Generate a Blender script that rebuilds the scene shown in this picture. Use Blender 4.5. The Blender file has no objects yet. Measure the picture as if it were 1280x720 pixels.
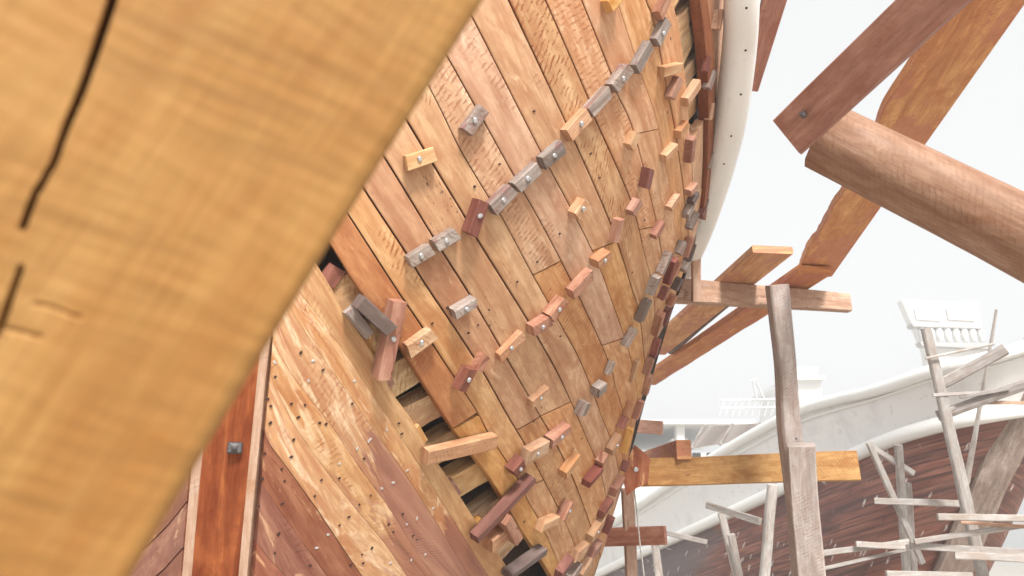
import bpy, math, random
from mathutils import Vector, Matrix, Quaternion, noise as mnoise
from mathutils.bvhtree import BVHTree
random.seed(7)
SC = bpy.context.scene
COL = SC.collection
R = math.radians

# ------------------------------------------------------------------ camera frame
PITCH = R(19); CAM = Vector((0, 0, 1.9)); FPX = 1280 * 26.0 / 36.0
FW = Vector((0, math.cos(PITCH), math.sin(PITCH)))
UP = Vector((0, -math.sin(PITCH), math.cos(PITCH)))
RT = Vector((1, 0, 0))
def raydir(x, y): return RT * ((x - 640) / FPX) + UP * ((360 - y) / FPX) + FW
def at(x, y, d): return CAM + raydir(x, y) * d            # d = distance along the optical axis
def atz(x, y, z):
    r = raydir(x, y); return CAM + r * ((z - CAM.z) / r.z)
def topx(p):
    q = p - CAM; d = q.dot(FW)
    return 640 + q.dot(RT) / d * FPX, 360 - q.dot(UP) / d * FPX, d

# ------------------------------------------------------------------ object helpers
def tag(o, label=None, cat=None, group=None, kind=None):
    if label: o['label'] = label
    if cat: o['category'] = cat
    if group: o['group'] = group
    if kind: o['kind'] = kind
    return o
def empty(name, loc):
    o = bpy.data.objects.new(name, None); COL.objects.link(o); o.location = loc
    o.empty_display_size = 0.2
    return o
def wloc(o):
    p = Vector(o.location)
    while o.parent: o = o.parent; p += Vector(o.location)
    return p
def mesh_obj(name, V, F, UV, mat, parent=None, smooth=False, attr=None):
    """V world-space verts, UV one (u,v) per vert or a list per face loop"""
    c = Vector((0, 0, 0))
    for v in V: c += v
    c /= len(V)
    me = bpy.data.meshes.new(name)
    me.from_pydata([v - c for v in V], [], F)
    if UV is not None:
        uvl = me.uv_layers.new(name='UVMap')
        k = 0
        for fi, f in enumerate(F):
            for j, vi in enumerate(f):
                uvl.data[k].uv = UV[fi][j] if isinstance(UV[0][0], (tuple, list)) else UV[vi]
                k += 1
    if attr:
        for an, vals in attr.items():
            a = me.attributes.new(an, 'FLOAT', 'POINT')
            a.data.foreach_set('value', vals)
    if smooth:
        me.polygons.foreach_set('use_smooth', [True] * len(me.polygons))
    me.materials.append(mat)
    me.validate(); me.update()
    o = bpy.data.objects.new(name, me); COL.objects.link(o)
    if parent:
        o.parent = parent; o.location = c - wloc(parent)
    else:
        o.location = c
    return o
class MB:
    """collects several boxes / tubes into ONE mesh"""
    def __init__(s): s.V = []; s.F = []; s.UV = []
    def add(s, V, F, UV):
        b = len(s.V); s.V += V
        for f, u in zip(F, UV):
            s.F.append([i + b for i in f]); s.UV.append(u)
    def build(s, name, mat, parent=None, smooth=False):
        return mesh_obj(name, s.V, s.F, s.UV, mat, parent, smooth)

def frame(p0, p1, uph):
    ax = (p1 - p0).normalized()
    sd = ax.cross(uph)
    if sd.length < 1e-4: sd = ax.cross(Vector((0.3, 1, 0.2)))
    sd.normalize(); up = sd.cross(ax).normalized()
    return ax, sd, up

def timber_geo(p0, p1, w, h, uph, ch=0.006, wob=0.0, w1=None, h1=None, seg=None, sides=None, live=0.0, roll=0.0, skew0=0.0, skew1=0.0, bend=None):
    """a sawn timber from p0 to p1, w across, h along uph; returns V,F,UV (per face loop)"""
    w1 = w if w1 is None else w1; h1 = h if h1 is None else h1
    ax, sd, up = frame(p0, p1, uph)
    if roll:
        q = Quaternion(ax, roll); sd = q @ sd; up = q @ up
    L = (p1 - p0).length
    seg = seg or max(2, min(40, int(L / 0.12)))
    if sides is None:
        c = ch
        def prof(a, b, c):
            return [(-a + c, -b), (a - c, -b), (a, -b + c), (a, b - c), (a - c, b), (-a + c, b), (-a, b - c), (-a, -b + c)]
    sdn = random.uniform(0, 90)
    V = []; F = []; UV = []
    n = 8 if sides is None else sides
    rings = []; per = []
    for i in range(seg + 1):
        t = i / seg
        a = (w + (w1 - w) * t) / 2; b = (h + (h1 - h) * t) / 2
        ctr = p0.lerp(p1, t)
        if bend: ctr = ctr + bend * (4 * t * (1 - t))
        if sides is None: pts = prof(a, b, min(ch, a * .6, b * .6))
        else:
            pts = [(a * math.cos(2 * math.pi * (k + .5) / sides) * 1.03, b * math.sin(2 * math.pi * (k + .5) / sides) * 1.03) for k in range(sides)]
        ring = []; pr = [0]
        for k, (x, y) in enumerate(pts):
            if wob:
                dv = mnoise.noise_vector(Vector((t * L * 2.3 + sdn, k * .21, sdn * .7))) * wob
                x += dv.x; y += dv.y
            if live and x < 0:
                x += live * (1.5 * mnoise.noise(Vector((t * L * .9 + sdn, 5, 2))) + .6 * mnoise.noise(Vector((t * L * 3.3 + sdn, 9, 2))) + .45 * abs(mnoise.noise(Vector((t * L * 8 + sdn, 1, 2)))))
            sk = 0
            if i == 0: sk = skew0 * x
            if i == seg: sk = skew1 * x
            ring.append(len(V)); V.append(ctr + sd * x + up * y + ax * sk)
            if k: pr.append(pr[-1] + math.hypot(pts[k][0] - pts[k - 1][0], pts[k][1] - pts[k - 1][1]))
        pr.append(pr[-1] + math.hypot(pts[0][0] - pts[-1][0], pts[0][1] - pts[-1][1]))
        rings.append(ring); per.append(pr)
    for i in range(seg):
        for k in range(n):
            k2 = (k + 1) % n
            F.append([rings[i][k], rings[i][k2], rings[i + 1][k2], rings[i + 1][k]])
            u0 = L * i / seg; u1 = L * (i + 1) / seg
            UV.append([(u0, per[0][k]), (u0, per[0][k + 1]), (u1, per[0][k + 1]), (u1, per[0][k])])
    for ring, rev in ((rings[0], True), (rings[-1], False)):
        f = list(reversed(ring)) if rev else list(ring)
        F.append(f)
        q0 = V[f[0]]
        UV.append([((V[j] - q0).dot(sd) * .6 + 3.3, (V[j] - q0).dot(up) * 2 + 1.7) for j in f])
    return V, F, UV
def timber(name, p0, p1, w, h, mat, uph=Vector((0, 0, 1)), parent=None, **k):
    V, F, UV = timber_geo(p0, p1, w, h, uph, **k)
    return mesh_obj(name, V, F, UV, mat, parent)

# ------------------------------------------------------------------ materials
class N:
    def __init__(s, name):
        s.m = bpy.data.materials.new(name); s.m.use_nodes = True
        s.t = s.m.node_tree; s.t.nodes.clear()
        s.out = s.n('ShaderNodeOutputMaterial'); s.b = s.n('ShaderNodeBsdfPrincipled')
        s.l(s.b.outputs[0], s.out.inputs[0])
    def n(s, ty, **k):
        x = s.t.nodes.new(ty)
        for a, b in k.items(): setattr(x, a, b)
        return x
    def l(s, a, b): s.t.links.new(a, b)
    def math(s, op, a, b=None, c=None, clamp=False):
        x = s.n('ShaderNodeMath', operation=op); x.use_clamp = clamp
        for i, v in enumerate((a, b, c)):
            if v is None: continue
            if hasattr(v, 'links') or hasattr(v, 'is_linked'): s.l(v, x.inputs[i])
            else: x.inputs[i].default_value = v
        return x.outputs[0]
    def ramp(s, fac, stops):
        x = s.n('ShaderNodeValToRGB'); e = x.color_ramp.elements
        while len(e) < len(stops): e.new(0.5)
        for q, (p, c) in zip(e, stops):
            q.position = p; q.color = (*c, 1) if len(c) == 3 else c
        s.l(fac, x.inputs[0]); return x.outputs[0]
    def rng(s, fac, a, b, c=0.0, d=1.0, smooth=True):
        x = s.n('ShaderNodeMapRange'); x.interpolation_type = 'SMOOTHSTEP' if smooth else 'LINEAR'
        s.l(fac, x.inputs[0])
        for i, v in enumerate((a, b, c, d)): x.inputs[i + 1].default_value = v
        return x.outputs[0]
    def mix(s, fac, a, b, mode='MIX'):
        x = s.n('ShaderNodeMix', data_type='RGBA', blend_type=mode)
        for i, v in ((0, fac), (6, a), (7, b)):
            if hasattr(v, 'is_linked'): s.l(v, x.inputs[i])
            elif isinstance(v, (int, float)): x.inputs[i].default_value = v
            else: x.inputs[i].default_value = (*v, 1)
        return x.outputs[2]
    def vec(s, src, sc=(1, 1, 1), rot=0):
        x = s.n('ShaderNodeMapping'); s.l(src, x.inputs[0])
        x.inputs['Scale'].default_value = sc; x.inputs['Rotation'].default_value = (0, 0, rot)
        return x.outputs[0]
    def noise(s, v, scale=1, detail=4, rough=.55, dist=0):
        x = s.n('ShaderNodeTexNoise'); s.l(v, x.inputs['Vector'])
        x.inputs['Scale'].default_value = scale; x.inputs['Detail'].default_value = detail
        x.inputs['Roughness'].default_value = rough; x.inputs['Distortion'].default_value = dist
        return x.outputs[0]
    def bump(s, h, st=.3, d=.003):
        x = s.n('ShaderNodeBump'); x.inputs['Strength'].default_value = st; x.inputs['Distance'].default_value = d
        s.l(h, x.inputs['Height']); s.l(x.outputs[0], s.b.inputs['Normal'])
def c3(c, k=1.0): return tuple(min(1, v * k) for v in c)

def wood(name, dark, mid, light, saw=.35, patch=None, patch_lo=.55, patch_hi=.62, holes=.5, rnd=.25, rough=.62, speck=.3, bump=.35, sawang=62, crack=False, fine=1.0, spec=.28, stripe=None, hue=.008, blend=None, patch2=None, pscale=(5.0, 16), cross=0, mott=1.0):
    m = N(name)
    uv = m.n('ShaderNodeTexCoord').outputs['UV']
    oi = m.n('ShaderNodeObjectInfo').outputs['Random']
    cb = m.n('ShaderNodeCombineXYZ')
    m.l(m.math('MULTIPLY', oi, 37.3), cb.inputs[0]); m.l(m.math('MULTIPLY', oi, 91.7), cb.inputs[1]); m.l(m.math('MULTIPLY', oi, 53.1), cb.inputs[2])
    ad = m.n('ShaderNodeVectorMath', operation='ADD'); m.l(uv, ad.inputs[0]); m.l(cb.outputs[0], ad.inputs[1])
    v = ad.outputs[0]
    g1 = m.noise(m.vec(v, (1.6, 17, 1)), 1, 5, .6, .8)
    col = m.ramp(g1, [(.33, dark), (.5, mid), (.67, light)])
    g2 = m.noise(m.vec(v, (9, 170, 1)), 1, 3, .6)
    col = m.mix(m.rng(g2, .3, .7, .30 * fine, 0), col, c3(dark, .55))
    big = m.noise(m.vec(v, (2.1, 4.2, 1)), 1, 3, .6, .4)
    col = m.mix(m.rng(big, .50, .72, 0, .55), col, c3(light, 1.04))
    big2 = m.noise(m.vec(v, (3.1, 7.0, 3.3)), 1, 4, .65, 1.2)
    col = m.mix(m.rng(big2, .52, .70, 0, .62 * mott), col, (dark[0] * .95, dark[1] * .78, dark[2] * .62))
    if patch:
        pn = m.noise(m.vec(v, (pscale[0], pscale[1], 5.7)), 1, 6, .62, 1.2)
        col = m.mix(m.rng(pn, patch_lo, patch_hi), col, patch)
    if patch2:
        pn2 = m.noise(m.vec(v, (4.2, 11, 15.7)), 1, 6, .65, 1.0)
        col = m.mix(m.rng(pn2, .55, .65, 0, .8), col, patch2)
    mo = m.noise(m.vec(v, (11, 26, 4)), 1, 5, .65, .3)
    col = m.mix(m.rng(mo, .42, .60, .34 * mott, 0), col, (dark[0] * .8, dark[1] * .62, dark[2] * .5))
    if cross:
        for sc_, an_, dist_ in ((26, 78, 1.2), (9, 71, 2.5)):
            cw = m.n('ShaderNodeTexWave', wave_type='BANDS', bands_direction='X', wave_profile='SIN')
            m.l(m.vec(v, (1, 1, 1), R(an_ - 90)), cw.inputs[0])
            cw.inputs['Scale'].default_value = sc_; cw.inputs['Distortion'].default_value = dist_; cw.inputs['Detail'].default_value = 2
            cm = m.noise(m.vec(v, (9, 5, 2)), 1, 2, .5)
            col = m.mix(m.math('MULTIPLY', m.rng(cw.outputs[1], .45, 1), m.rng(cm, .3, .7, 0, cross)), col, c3(dark, .7))
    h = m.math('MULTIPLY', g1, .8)
    h = m.math('ADD', h, m.math('MULTIPLY', g2, .35))
    if saw:
        w = m.n('ShaderNodeTexWave', wave_type='BANDS', bands_direction='X', wave_profile='SIN')
        m.l(m.vec(v, (1, 1, 1), R(sawang - 90)), w.inputs[0])
        w.inputs['Scale'].default_value = 17; w.inputs['Distortion'].default_value = 3.0; w.inputs['Detail'].default_value = 3
        w.inputs['Detail Scale'].default_value = 2.2
        mk = m.noise(m.vec(v, (3.2, 7.5, 9)), 1, 3, .6, .5)
        mk = m.math('ADD', mk, m.math('MULTIPLY', m.math('SUBTRACT', m.math('FRACT', m.math('MULTIPLY', oi, 23.1)), .6), .22))
        mk = m.rng(mk, .47, .60)
        wf = m.math('MULTIPLY', m.rng(w.outputs[1], .5, .95), mk)
        brk = m.noise(m.vec(v, (46, 19, 1), R(sawang - 90)), 1, 3, .6)
        wf = m.math('MULTIPLY', wf, m.rng(brk, .4, .6))
        col = m.mix(m.math('MULTIPLY', wf, min(1, saw * 1.35)), col, (dark[0] * .72, dark[1] * .5, dark[2] * .4))
        h = m.math('SUBTRACT', h, m.math('MULTIPLY', wf, .6))
    if speck:
        sp = m.noise(m.vec(v, (55, 150, 2)), 1, 2, .5)
        sm = m.noise(m.vec(v, (2.4, 6, 12)), 1, 2, .5)
        sf = m.math('MULTIPLY', m.rng(sp, .62, .72), m.rng(sm, .45, .62))
        col = m.mix(m.math('MULTIPLY', sf, speck), col, c3(dark, .22))
    if holes:
        vo = m.n('ShaderNodeTexVoronoi', feature='F1'); m.l(m.vec(v, (5, 9, 1)), vo.inputs['Vector']); vo.inputs['Scale'].default_value = 1.0
        hf = m.rng(vo.outputs['Distance'], .030, .048, 1, 0)
        # only some cells carry a hole
        sep = m.n('ShaderNodeSeparateColor'); m.l(vo.outputs['Color'], sep.inputs[0])
        hf = m.math('MULTIPLY', hf, m.math('LESS_THAN', sep.outputs[0], holes))
        col = m.mix(hf, col, (.035, .018, .012))
        h = m.math('SUBTRACT', h, m.math('MULTIPLY', hf, 1.2))
    if blend:
        sx = m.n('ShaderNodeSeparateXYZ'); m.l(uv, sx.inputs[0])
        bn = m.noise(m.vec(v, (4, 26, 4)), 1, 5, .6, .8)
        bf = m.math('ADD', sx.outputs[0], m.math('MULTIPLY', m.math('SUBTRACT', bn, .5), .8))
        bc = m.ramp(g1, [(.28, blend[1]), (.5, blend[2]), (.72, blend[3])])
        col = m.mix(m.math('MULTIPLY', m.rng(bf, blend[0] - .06, blend[0] + .06), .93), col, bc)
    hs = m.n('ShaderNodeHueSaturation')
    m.l(col, hs.inputs['Color'])
    m.l(m.rng(oi, 0, 1, 1 - rnd / 2, 1 + rnd / 2, False), hs.inputs['Value'])
    r2 = m.math('FRACT', m.math('MULTIPLY', oi, 7.77))
    m.l(m.rng(r2, 0, 1, .5 - hue, .5 + hue * .7, False), hs.inputs['Hue'])
    r3 = m.math('FRACT', m.math('MULTIPLY', oi, 13.3))
    m.l(m.rng(r3, 0, 1, .88, 1.08, False), hs.inputs['Saturation'])
    col = hs.outputs[0]
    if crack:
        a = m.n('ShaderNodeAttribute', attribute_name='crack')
        col = m.mix(m.rng(a.outputs['Fac'], .05, .75), col, (.045, .014, .01))  # dirt and occlusion shade inside the cracks, mixed into the base colour
    m.l(col, m.b.inputs['Base Color'])
    m.l(m.rng(g1, .2, .8, rough - .08, rough + .1), m.b.inputs['Roughness'])
    m.b.inputs['Specular IOR Level'].default_value = spec
    m.bump(h, bump, .004)
    return m.m

M = {}
PK = dict(rnd=.07, hue=.002, fine=.8)
M['pale'] = wood('wood_pale_plank', (0.452, 0.214, 0.089), (0.625, 0.349, 0.178), (0.735, 0.480, 0.283), saw=.6, patch=(0.756, 0.511, 0.315), patch_lo=.58, patch_hi=.72, **PK)
M['tan'] = wood('wood_tan_plank', (0.420, 0.182, 0.071), (0.562, 0.287, 0.131), (0.662, 0.386, 0.199), saw=.6, patch=(0.693, 0.438, 0.242), patch_lo=.60, patch_hi=.74, **PK)
M['orange'] = wood('wood_orange_plank', (0.340, 0.127, 0.043), (0.460, 0.200, 0.075), (0.550, 0.273, 0.112), saw=.45, speck=.2, **PK)
M['speck'] = wood('wood_speckled_plank', (0.430, 0.200, 0.080), (0.580, 0.317, 0.145), (0.670, 0.410, 0.211), saw=.35, speck=1.0, **PK)
M['sawn'] = wood('wood_sawmarked_plank', (0.420, 0.185, 0.071), (0.585, 0.327, 0.150), (0.700, 0.448, 0.244), saw=1.0, sawang=48, **PK)
M['pink'] = wood('wood_pinkish_plank', (0.470, 0.229, 0.117), (0.620, 0.356, 0.206), (0.710, 0.463, 0.300), saw=.5, speck=.35, patch=(0.720, 0.507, 0.347), patch_lo=.58, patch_hi=.72, **PK)
M['yellow'] = wood('wood_yellow_plank', (0.440, 0.200, 0.061), (0.570, 0.317, 0.117), (0.660, 0.400, 0.178), saw=.3, speck=.15, **PK)
M['garb_tan'] = wood('wood_faired_plank', (.44, .175, .052), (.60, .31, .115), (.69, .43, .205), saw=.3, rough=.5, patch=(.72, .49, .29), patch_lo=.50, patch_hi=.62, patch2=(.40, .17, .085), holes=.6, rnd=.1, hue=.004)
GT = ((.45, .185, .058), (.61, .325, .125), (.70, .45, .225))
GR = ((.22, .075, .042), (.33, .125, .07), (.44, .20, .11))
for q_, u_ in (('garb_mix_a', .70), ('garb_mix_b', .82), ('garb_mix_c', 1.35)):
    M[q_] = wood('wood_faired_plank_' + q_[-1], *GT, saw=.5, rough=.5, patch=(.72, .49, .28), patch_lo=.50, patch_hi=.62, patch2=(.42, .185, .095), holes=.6, rnd=.1, hue=.004, blend=(u_,) + GR)
M['garb_purple'] = wood('wood_purplebrown_plank', (.23, .078, .040), (.34, .135, .072), (.45, .21, .115), saw=.3, patch=(.58, .33, .17), patch_lo=.58, patch_hi=.64, pscale=(4, 12), holes=.9, speck=.2)
M['garb_red'] = wood('wood_redbrown_plank', (.21, .07, .04), (.31, .115, .065), (.40, .17, .095), saw=.5, patch=(.56, .29, .13), patch_lo=.60, patch_hi=.68, holes=.8, speck=.2)
M['rib'] = wood('wood_rib', (.40, .235, .12), (.62, .415, .22), (.74, .54, .33), saw=.5, holes=.4)
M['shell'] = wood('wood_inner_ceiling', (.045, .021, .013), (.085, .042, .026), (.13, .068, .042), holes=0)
M['bgrey'] = wood('wood_weathered_block', (.21, .165, .145), (.37, .31, .275), (.48, .42, .38), saw=.4, patch=(.24, .13, .12), patch_lo=.55, patch_hi=.66, holes=0, fine=1.6, rnd=.35, rough=.75)
M['btan'] = wood('wood_tan_block', (.40, .205, .11), (.56, .34, .20), (.66, .44, .285), saw=.3, patch=(.36, .18, .10), patch_lo=.58, patch_hi=.68, holes=.15, rnd=.3)
M['bpink'] = wood('wood_pink_block', (.29, .125, .08), (.43, .22, .15), (.54, .32, .23), saw=.3, patch=(.24, .10, .07), patch_lo=.58, patch_hi=.66, holes=.1, rnd=.3)
M['bred'] = wood('wood_red_block', (.16, .055, .04), (.26, .095, .068), (.36, .15, .11), saw=.2, holes=.1, rnd=.35)
M['byellow'] = wood('wood_yellow_block', (.50, .25, .06), (.66, .38, .12), (.72, .47, .2), saw=.15, holes=0, rnd=.15)
M['bdark'] = wood('wood_dark_wedge', (.09, .065, .06), (.16, .12, .11), (.24, .185, .17), saw=.2, holes=0)
M['wale'] = wood('wood_wale', (.17, .052, .025), (.27, .088, .042), (.35, .13, .065), saw=.2, holes=.2)
M['stem'] = wood('wood_oiled_stem', (.15, .033, .006), (.28, .068, .009), (.40, .12, .018), saw=0, holes=.1, speck=0, rnd=.05, rough=.6, spec=.0)
M['strip'] = wood('wood_pale_strip', (.47, .31, .22), (.60, .42, .32), (.70, .53, .42), saw=.1, holes=.2)
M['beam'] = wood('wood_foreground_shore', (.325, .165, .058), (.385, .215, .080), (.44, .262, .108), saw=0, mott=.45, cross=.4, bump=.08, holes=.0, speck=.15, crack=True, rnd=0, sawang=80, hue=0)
M['scaf_brown'] = wood('wood_scaffold_brown', (.29, .12, .075), (.45, .215, .135), (.55, .30, .205), saw=.12, holes=.2, speck=.3)
M['scaf_round'] = wood('wood_weathered_prop', (.23, .12, .08), (.335, .19, .13), (.43, .275, .205), saw=.1, holes=.1)
M['scaf_orange'] = wood('wood_scaffold_orange', (.46, .18, .06), (.64, .30, .11), (.72, .39, .165), saw=.3, pscale=(2.2, 4.5), patch=(.52, .21, .11), patch_lo=.52, patch_hi=.56, holes=.1, speck=.15)
M['scaf_tan'] = wood('wood_scaffold_tan', (.36, .215, .145), (.52, .335, .235), (.62, .43, .32), saw=.3, patch=(.30, .15, .10), patch_lo=.58, patch_hi=.66, holes=.25)
M['scaf_yellow'] = wood('wood_scaffold_yellow', (.39, .195, .075), (.56, .33, .135), (.64, .41, .19), saw=.2, patch=(.30, .12, .06), patch_lo=.60, patch_hi=.70, holes=.1)
M['scaf_pink'] = wood('wood_scaffold_pink', (.36, .17, .115), (.51, .27, .185), (.62, .38, .275), saw=.2, holes=.2)
M['scaf_grey'] = wood('wood_scaffold_grey', (.37, .315, .295), (.51, .445, .42), (.61, .55, .525), saw=.35, holes=.35, fine=1.5)
M['pole'] = wood('wood_bleached_pole', (.35, .325, .31), (.47, .445, .425), (.58, .55, .53), saw=.2, holes=.1, fine=1.5)
M['pole_grey'] = wood('wood_grey_pole', (.20, .18, .17), (.32, .29, .275), (.46, .42, .40), saw=.3, holes=.1, fine=1.6)
M['stem_grey'] = wood('wood_grey_stem', (.22, .165, .14), (.36, .28, .24), (.47, .39, .345), saw=.2, holes=.3, fine=2.2)

def paint(name, col, grime=(.55, .52, .50), rough=.5, amount=.35, obj=True):
    m = N(name)
    v = m.n('ShaderNodeTexCoord').outputs['Object']
    n1 = m.noise(m.vec(v, (2.2, 2.2, 2.2)), 1, 6, .65, .6)
    c = m.mix(m.rng(n1, .48, .75, 0, amount), col, grime)
    n2 = m.noise(m.vec(v, (14, 14, 14)), 1, 3, .6)
    c = m.mix(m.rng(n2, .6, .75, 0, amount * .8), c, c3(grime, .7))
    m.l(c, m.b.inputs['Base Color']); m.b.inputs['Roughness'].default_value = rough
    m.bump(n2, .15, .01)
    return m.m
M['white'] = paint('white_gloss_paint', (.80, .80, .79), amount=.22, rough=.35)
M['white_old'] = paint('white_chalky_paint', (.78, .77, .77), grime=(.55, .52, .52), amount=.5, rough=.7)
M['ship_white'] = paint('white_ship_paint', (.80, .80, .80), amount=.12, rough=.5)
M['ship_grey'] = paint('pale_grey_paint', (.52, .52, .53), amount=.2, rough=.6)

def metal(name, col, rough, metallic=1.0):
    m = N(name)
    v = m.n('ShaderNodeTexCoord').outputs['Object']
    n1 = m.noise(m.vec(v, (90, 90, 90)), 1, 4, .6)
    m.l(m.mix(m.rng(n1, .4, .7), col, c3(col, .5)), m.b.inputs['Base Color'])
    m.b.inputs['Metallic'].default_value = metallic; m.b.inputs['Roughness'].default_value = rough
    m.bump(n1, .3, .001)
    return m.m
M['bolt'] = metal('galvanised_bolt', (.62, .62, .64), .42, .75)
M['nut'] = metal('dark_square_nut', (.13, .12, .125), .45, .6)
M['hole'] = metal('rusty_nail_hole', (.05, .022, .018), .8, .1)
M['nail'] = metal('bright_nail_head', (.75, .72, .72), .35, .7)
M['rope'] = metal('pale_cord', (.6, .58, .55), .9, 0)

def hull2_mat():
    m = N('red_planked_hull')
    uv = m.n('ShaderNodeTexCoord').outputs['UV']
    br = m.n('ShaderNodeTexBrick'); m.l(uv, br.inputs['Vector'])
    br.offset = .37; br.inputs['Scale'].default_value = 1
    br.inputs['Brick Width'].default_value = 1.9; br.inputs['Row Height'].default_value = .105
    br.inputs['Mortar Size'].default_value = .009; br.inputs['Mortar Smooth'].default_value = .3
    br.inputs['Color1'].default_value = (.18, .058, .036, 1); br.inputs['Color2'].default_value = (.06, .024, .02, 1)
    br.inputs['Mortar'].default_value = (.05, .02, .018, 1); br.inputs['Bias'].default_value = -.1
    g = m.noise(m.vec(uv, (1.3, 24, 1)), 1, 5, .6, .8)
    c = m.mix(m.rng(g, .42, .66, 0, .75), br.outputs[0], (.34, .15, .105))
    b = m.noise(m.vec(uv, (.55, 1.3, 1)), 1, 5, .62, .4)
    c = m.mix(m.rng(b, .46, .62, 0, .8), c, (.075, .03, .03))
    # greyer towards the after part of the hull
    sx = m.n('ShaderNodeSeparateXYZ'); m.l(uv, sx.inputs[0])
    gr = m.math('ADD', m.rng(sx.outputs[0], 2.6, 6.2), m.math('MULTIPLY', m.math('SUBTRACT', b, .5), 1.3))
    c = m.mix(m.rng(gr, .35, .9, 0, .8), c, (.13, .11, .115))
    # short white caulking drips
    vo = m.n('ShaderNodeTexVoronoi', feature='F1'); m.l(m.vec(uv, (11, 4.2, 1)), vo.inputs['Vector']); vo.inputs['Scale'].default_value = 1
    sep = m.n('ShaderNodeSeparateColor'); m.l(vo.outputs['Color'], sep.inputs[0])
    df = m.math('MULTIPLY', m.rng(vo.outputs['Distance'], .14, .27, 1, 0), m.math('LESS_THAN', sep.outputs[1], .55))
    dn = m.noise(m.vec(uv, (80, 22, 1)), 1, 2, .5)
    df = m.math('MULTIPLY', df, m.rng(dn, .40, .52))
    c = m.mix(m.math('MULTIPLY', df, .9), c, (.62, .58, .57))
    m.l(c, m.b.inputs['Base Color']); m.b.inputs['Roughness'].default_value = .6
    m.bump(br.outputs[1], -.4, .01)
    return m.m
M['hull2'] = hull2_mat()
def ground_mat():
    m = N('pale_sand')
    v = m.n('ShaderNodeTexCoord').outputs['Object']
    a = m.noise(m.vec(v, (.35, .35, .35)), 1, 7, .65)
    b = m.noise(m.vec(v, (6, 6, 6)), 1, 5, .65)
    c = m.ramp(a, [(.3, (.37, .335, .285)), (.7, (.50, .46, .40))])
    c = m.mix(m.rng(b, .5, .75, 0, .4), c, (.31, .27, .225))
    m.l(c, m.b.inputs['Base Color']); m.b.inputs['Roughness'].default_value = .95
    m.bump(b, .5, .03)
    return m.m
M['ground'] = ground_mat()

# ------------------------------------------------------------------ ground
S_ = 88.0
tag(mesh_obj('ground', [Vector((-S_, -S_, 0)), Vector((S_, -S_, 0)), Vector((S_, S_, 0)), Vector((-S_, S_, 0))], [[0, 1, 2, 3]], None, M['ground']), kind='structure')

# ------------------------------------------------------------------ the hull surface
# sections from the stem (L) to the turn of the hull (C); quadratic in the plane of each section
SECT = [  # Lx, Ly, Ld,   Cx, Cy, Cd, mid factor
    (450, -200, 2.55, 909, -430, 3.05, .80),
    (400, 100, 2.45, 908, -140, 3.30, .80),
    (343, 380, 2.40, 904, 100, 3.70, .79),
    (322, 560, 2.40, 873, 297, 4.20, .78),
    (307, 720, 2.42, 840, 398, 4.65, .77),
    (294, 880, 2.45, 808, 505, 5.05, .76),
    (283, 1030, 2.5, 770, 640, 5.5, .75),
    (272, 1200, 2.5, 712, 800, 5.8, .74),
    (262, 1400, 2.4, 640, 930, 6.0, .73)]
def crv(vals, t):
    n = len(vals); t = max(0, min(n - 1.0001, t)); i = int(t); f = t - i
    p0 = vals[max(0, i - 1)]; p1 = vals[i]; p2 = vals[min(n - 1, i + 1)]; p3 = vals[min(n - 1, i + 2)]
    return .5 * (2 * p1 + (p2 - p0) * f + (2 * p0 - 5 * p1 + 4 * p2 - p3) * f * f + (3 * p1 - p0 - 3 * p2 + p3) * f ** 3)
def hull_pt(t, s):
    q = [crv([r[k] for r in SECT], t) for k in range(7)]
    P0 = at(q[0], q[1], q[2]); P2 = at(q[3], q[4], q[5]); P1 = at(q[3], q[4], q[5] * q[6])
    return P0 * (1 - s) ** 2 + P1 * (2 * s * (1 - s)) + P2 * s * s
NT, NS = 150, 150
SMAX = 1.38
grid = [[hull_pt(8 * i / NT, SMAX * j / NS) for j in range(NS + 1)] for i in range(NT + 1)]
gv = [p for row in grid for p in row]
gid = lambda i, j: i * (NS + 1) + j
gf = [[gid(i, j), gid(i, j + 1), gid(i + 1, j + 1), gid(i + 1, j)] for i in range(NT) for j in range(NS)]
BVH = BVHTree.FromPolygons(gv, gf)
def surf(x, y):
    for k in range(90):
        r = raydir(x + (k if x < 560 else -k) * (1.6 if x < 560 else .75), y)
        loc, nor, fi, dist = BVH.ray_cast(CAM, r.normalized())
        if loc is not None:
            if nor.dot(r) > 0: nor = -nor
            return loc, nor
    loc, nor, fi, dist = BVH.find_nearest(at(x, y, 4.5))
    if nor.dot(loc - CAM) > 0: nor = -nor
    return loc, nor

HULL = empty('wooden_boat', at(316, 1400, 2.6) * 1.0)
HULL.location.z = 0.0
tag(HULL, 'large wooden boat hull under construction, bare planks studded with small wooden blocks', 'boat')

def poly(pts, n):
    """smooth resample of a pixel polyline by length"""
    P = []
    for i in range(len(pts) - 1):
        for k in range(12):
            tt = i + k / 12
            P.append((crv([p[0] for p in pts], tt), crv([p[1] for p in pts], tt)))
    P.append(pts[-1])
    L = [0]
    for a, b in zip(P, P[1:]): L.append(L[-1] + math.hypot(b[0] - a[0], b[1] - a[1]))
    out = []; k = 0
    for i in range(n + 1):
        d = L[-1] * i / n
        while k < len(L) - 2 and L[k + 1] < d: k += 1
        f = (d - L[k]) / max(1e-6, L[k + 1] - L[k])
        out.append((P[k][0] + (P[k + 1][0] - P[k][0]) * f, P[k][1] + (P[k + 1][1] - P[k][1]) * f))
    return out

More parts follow.
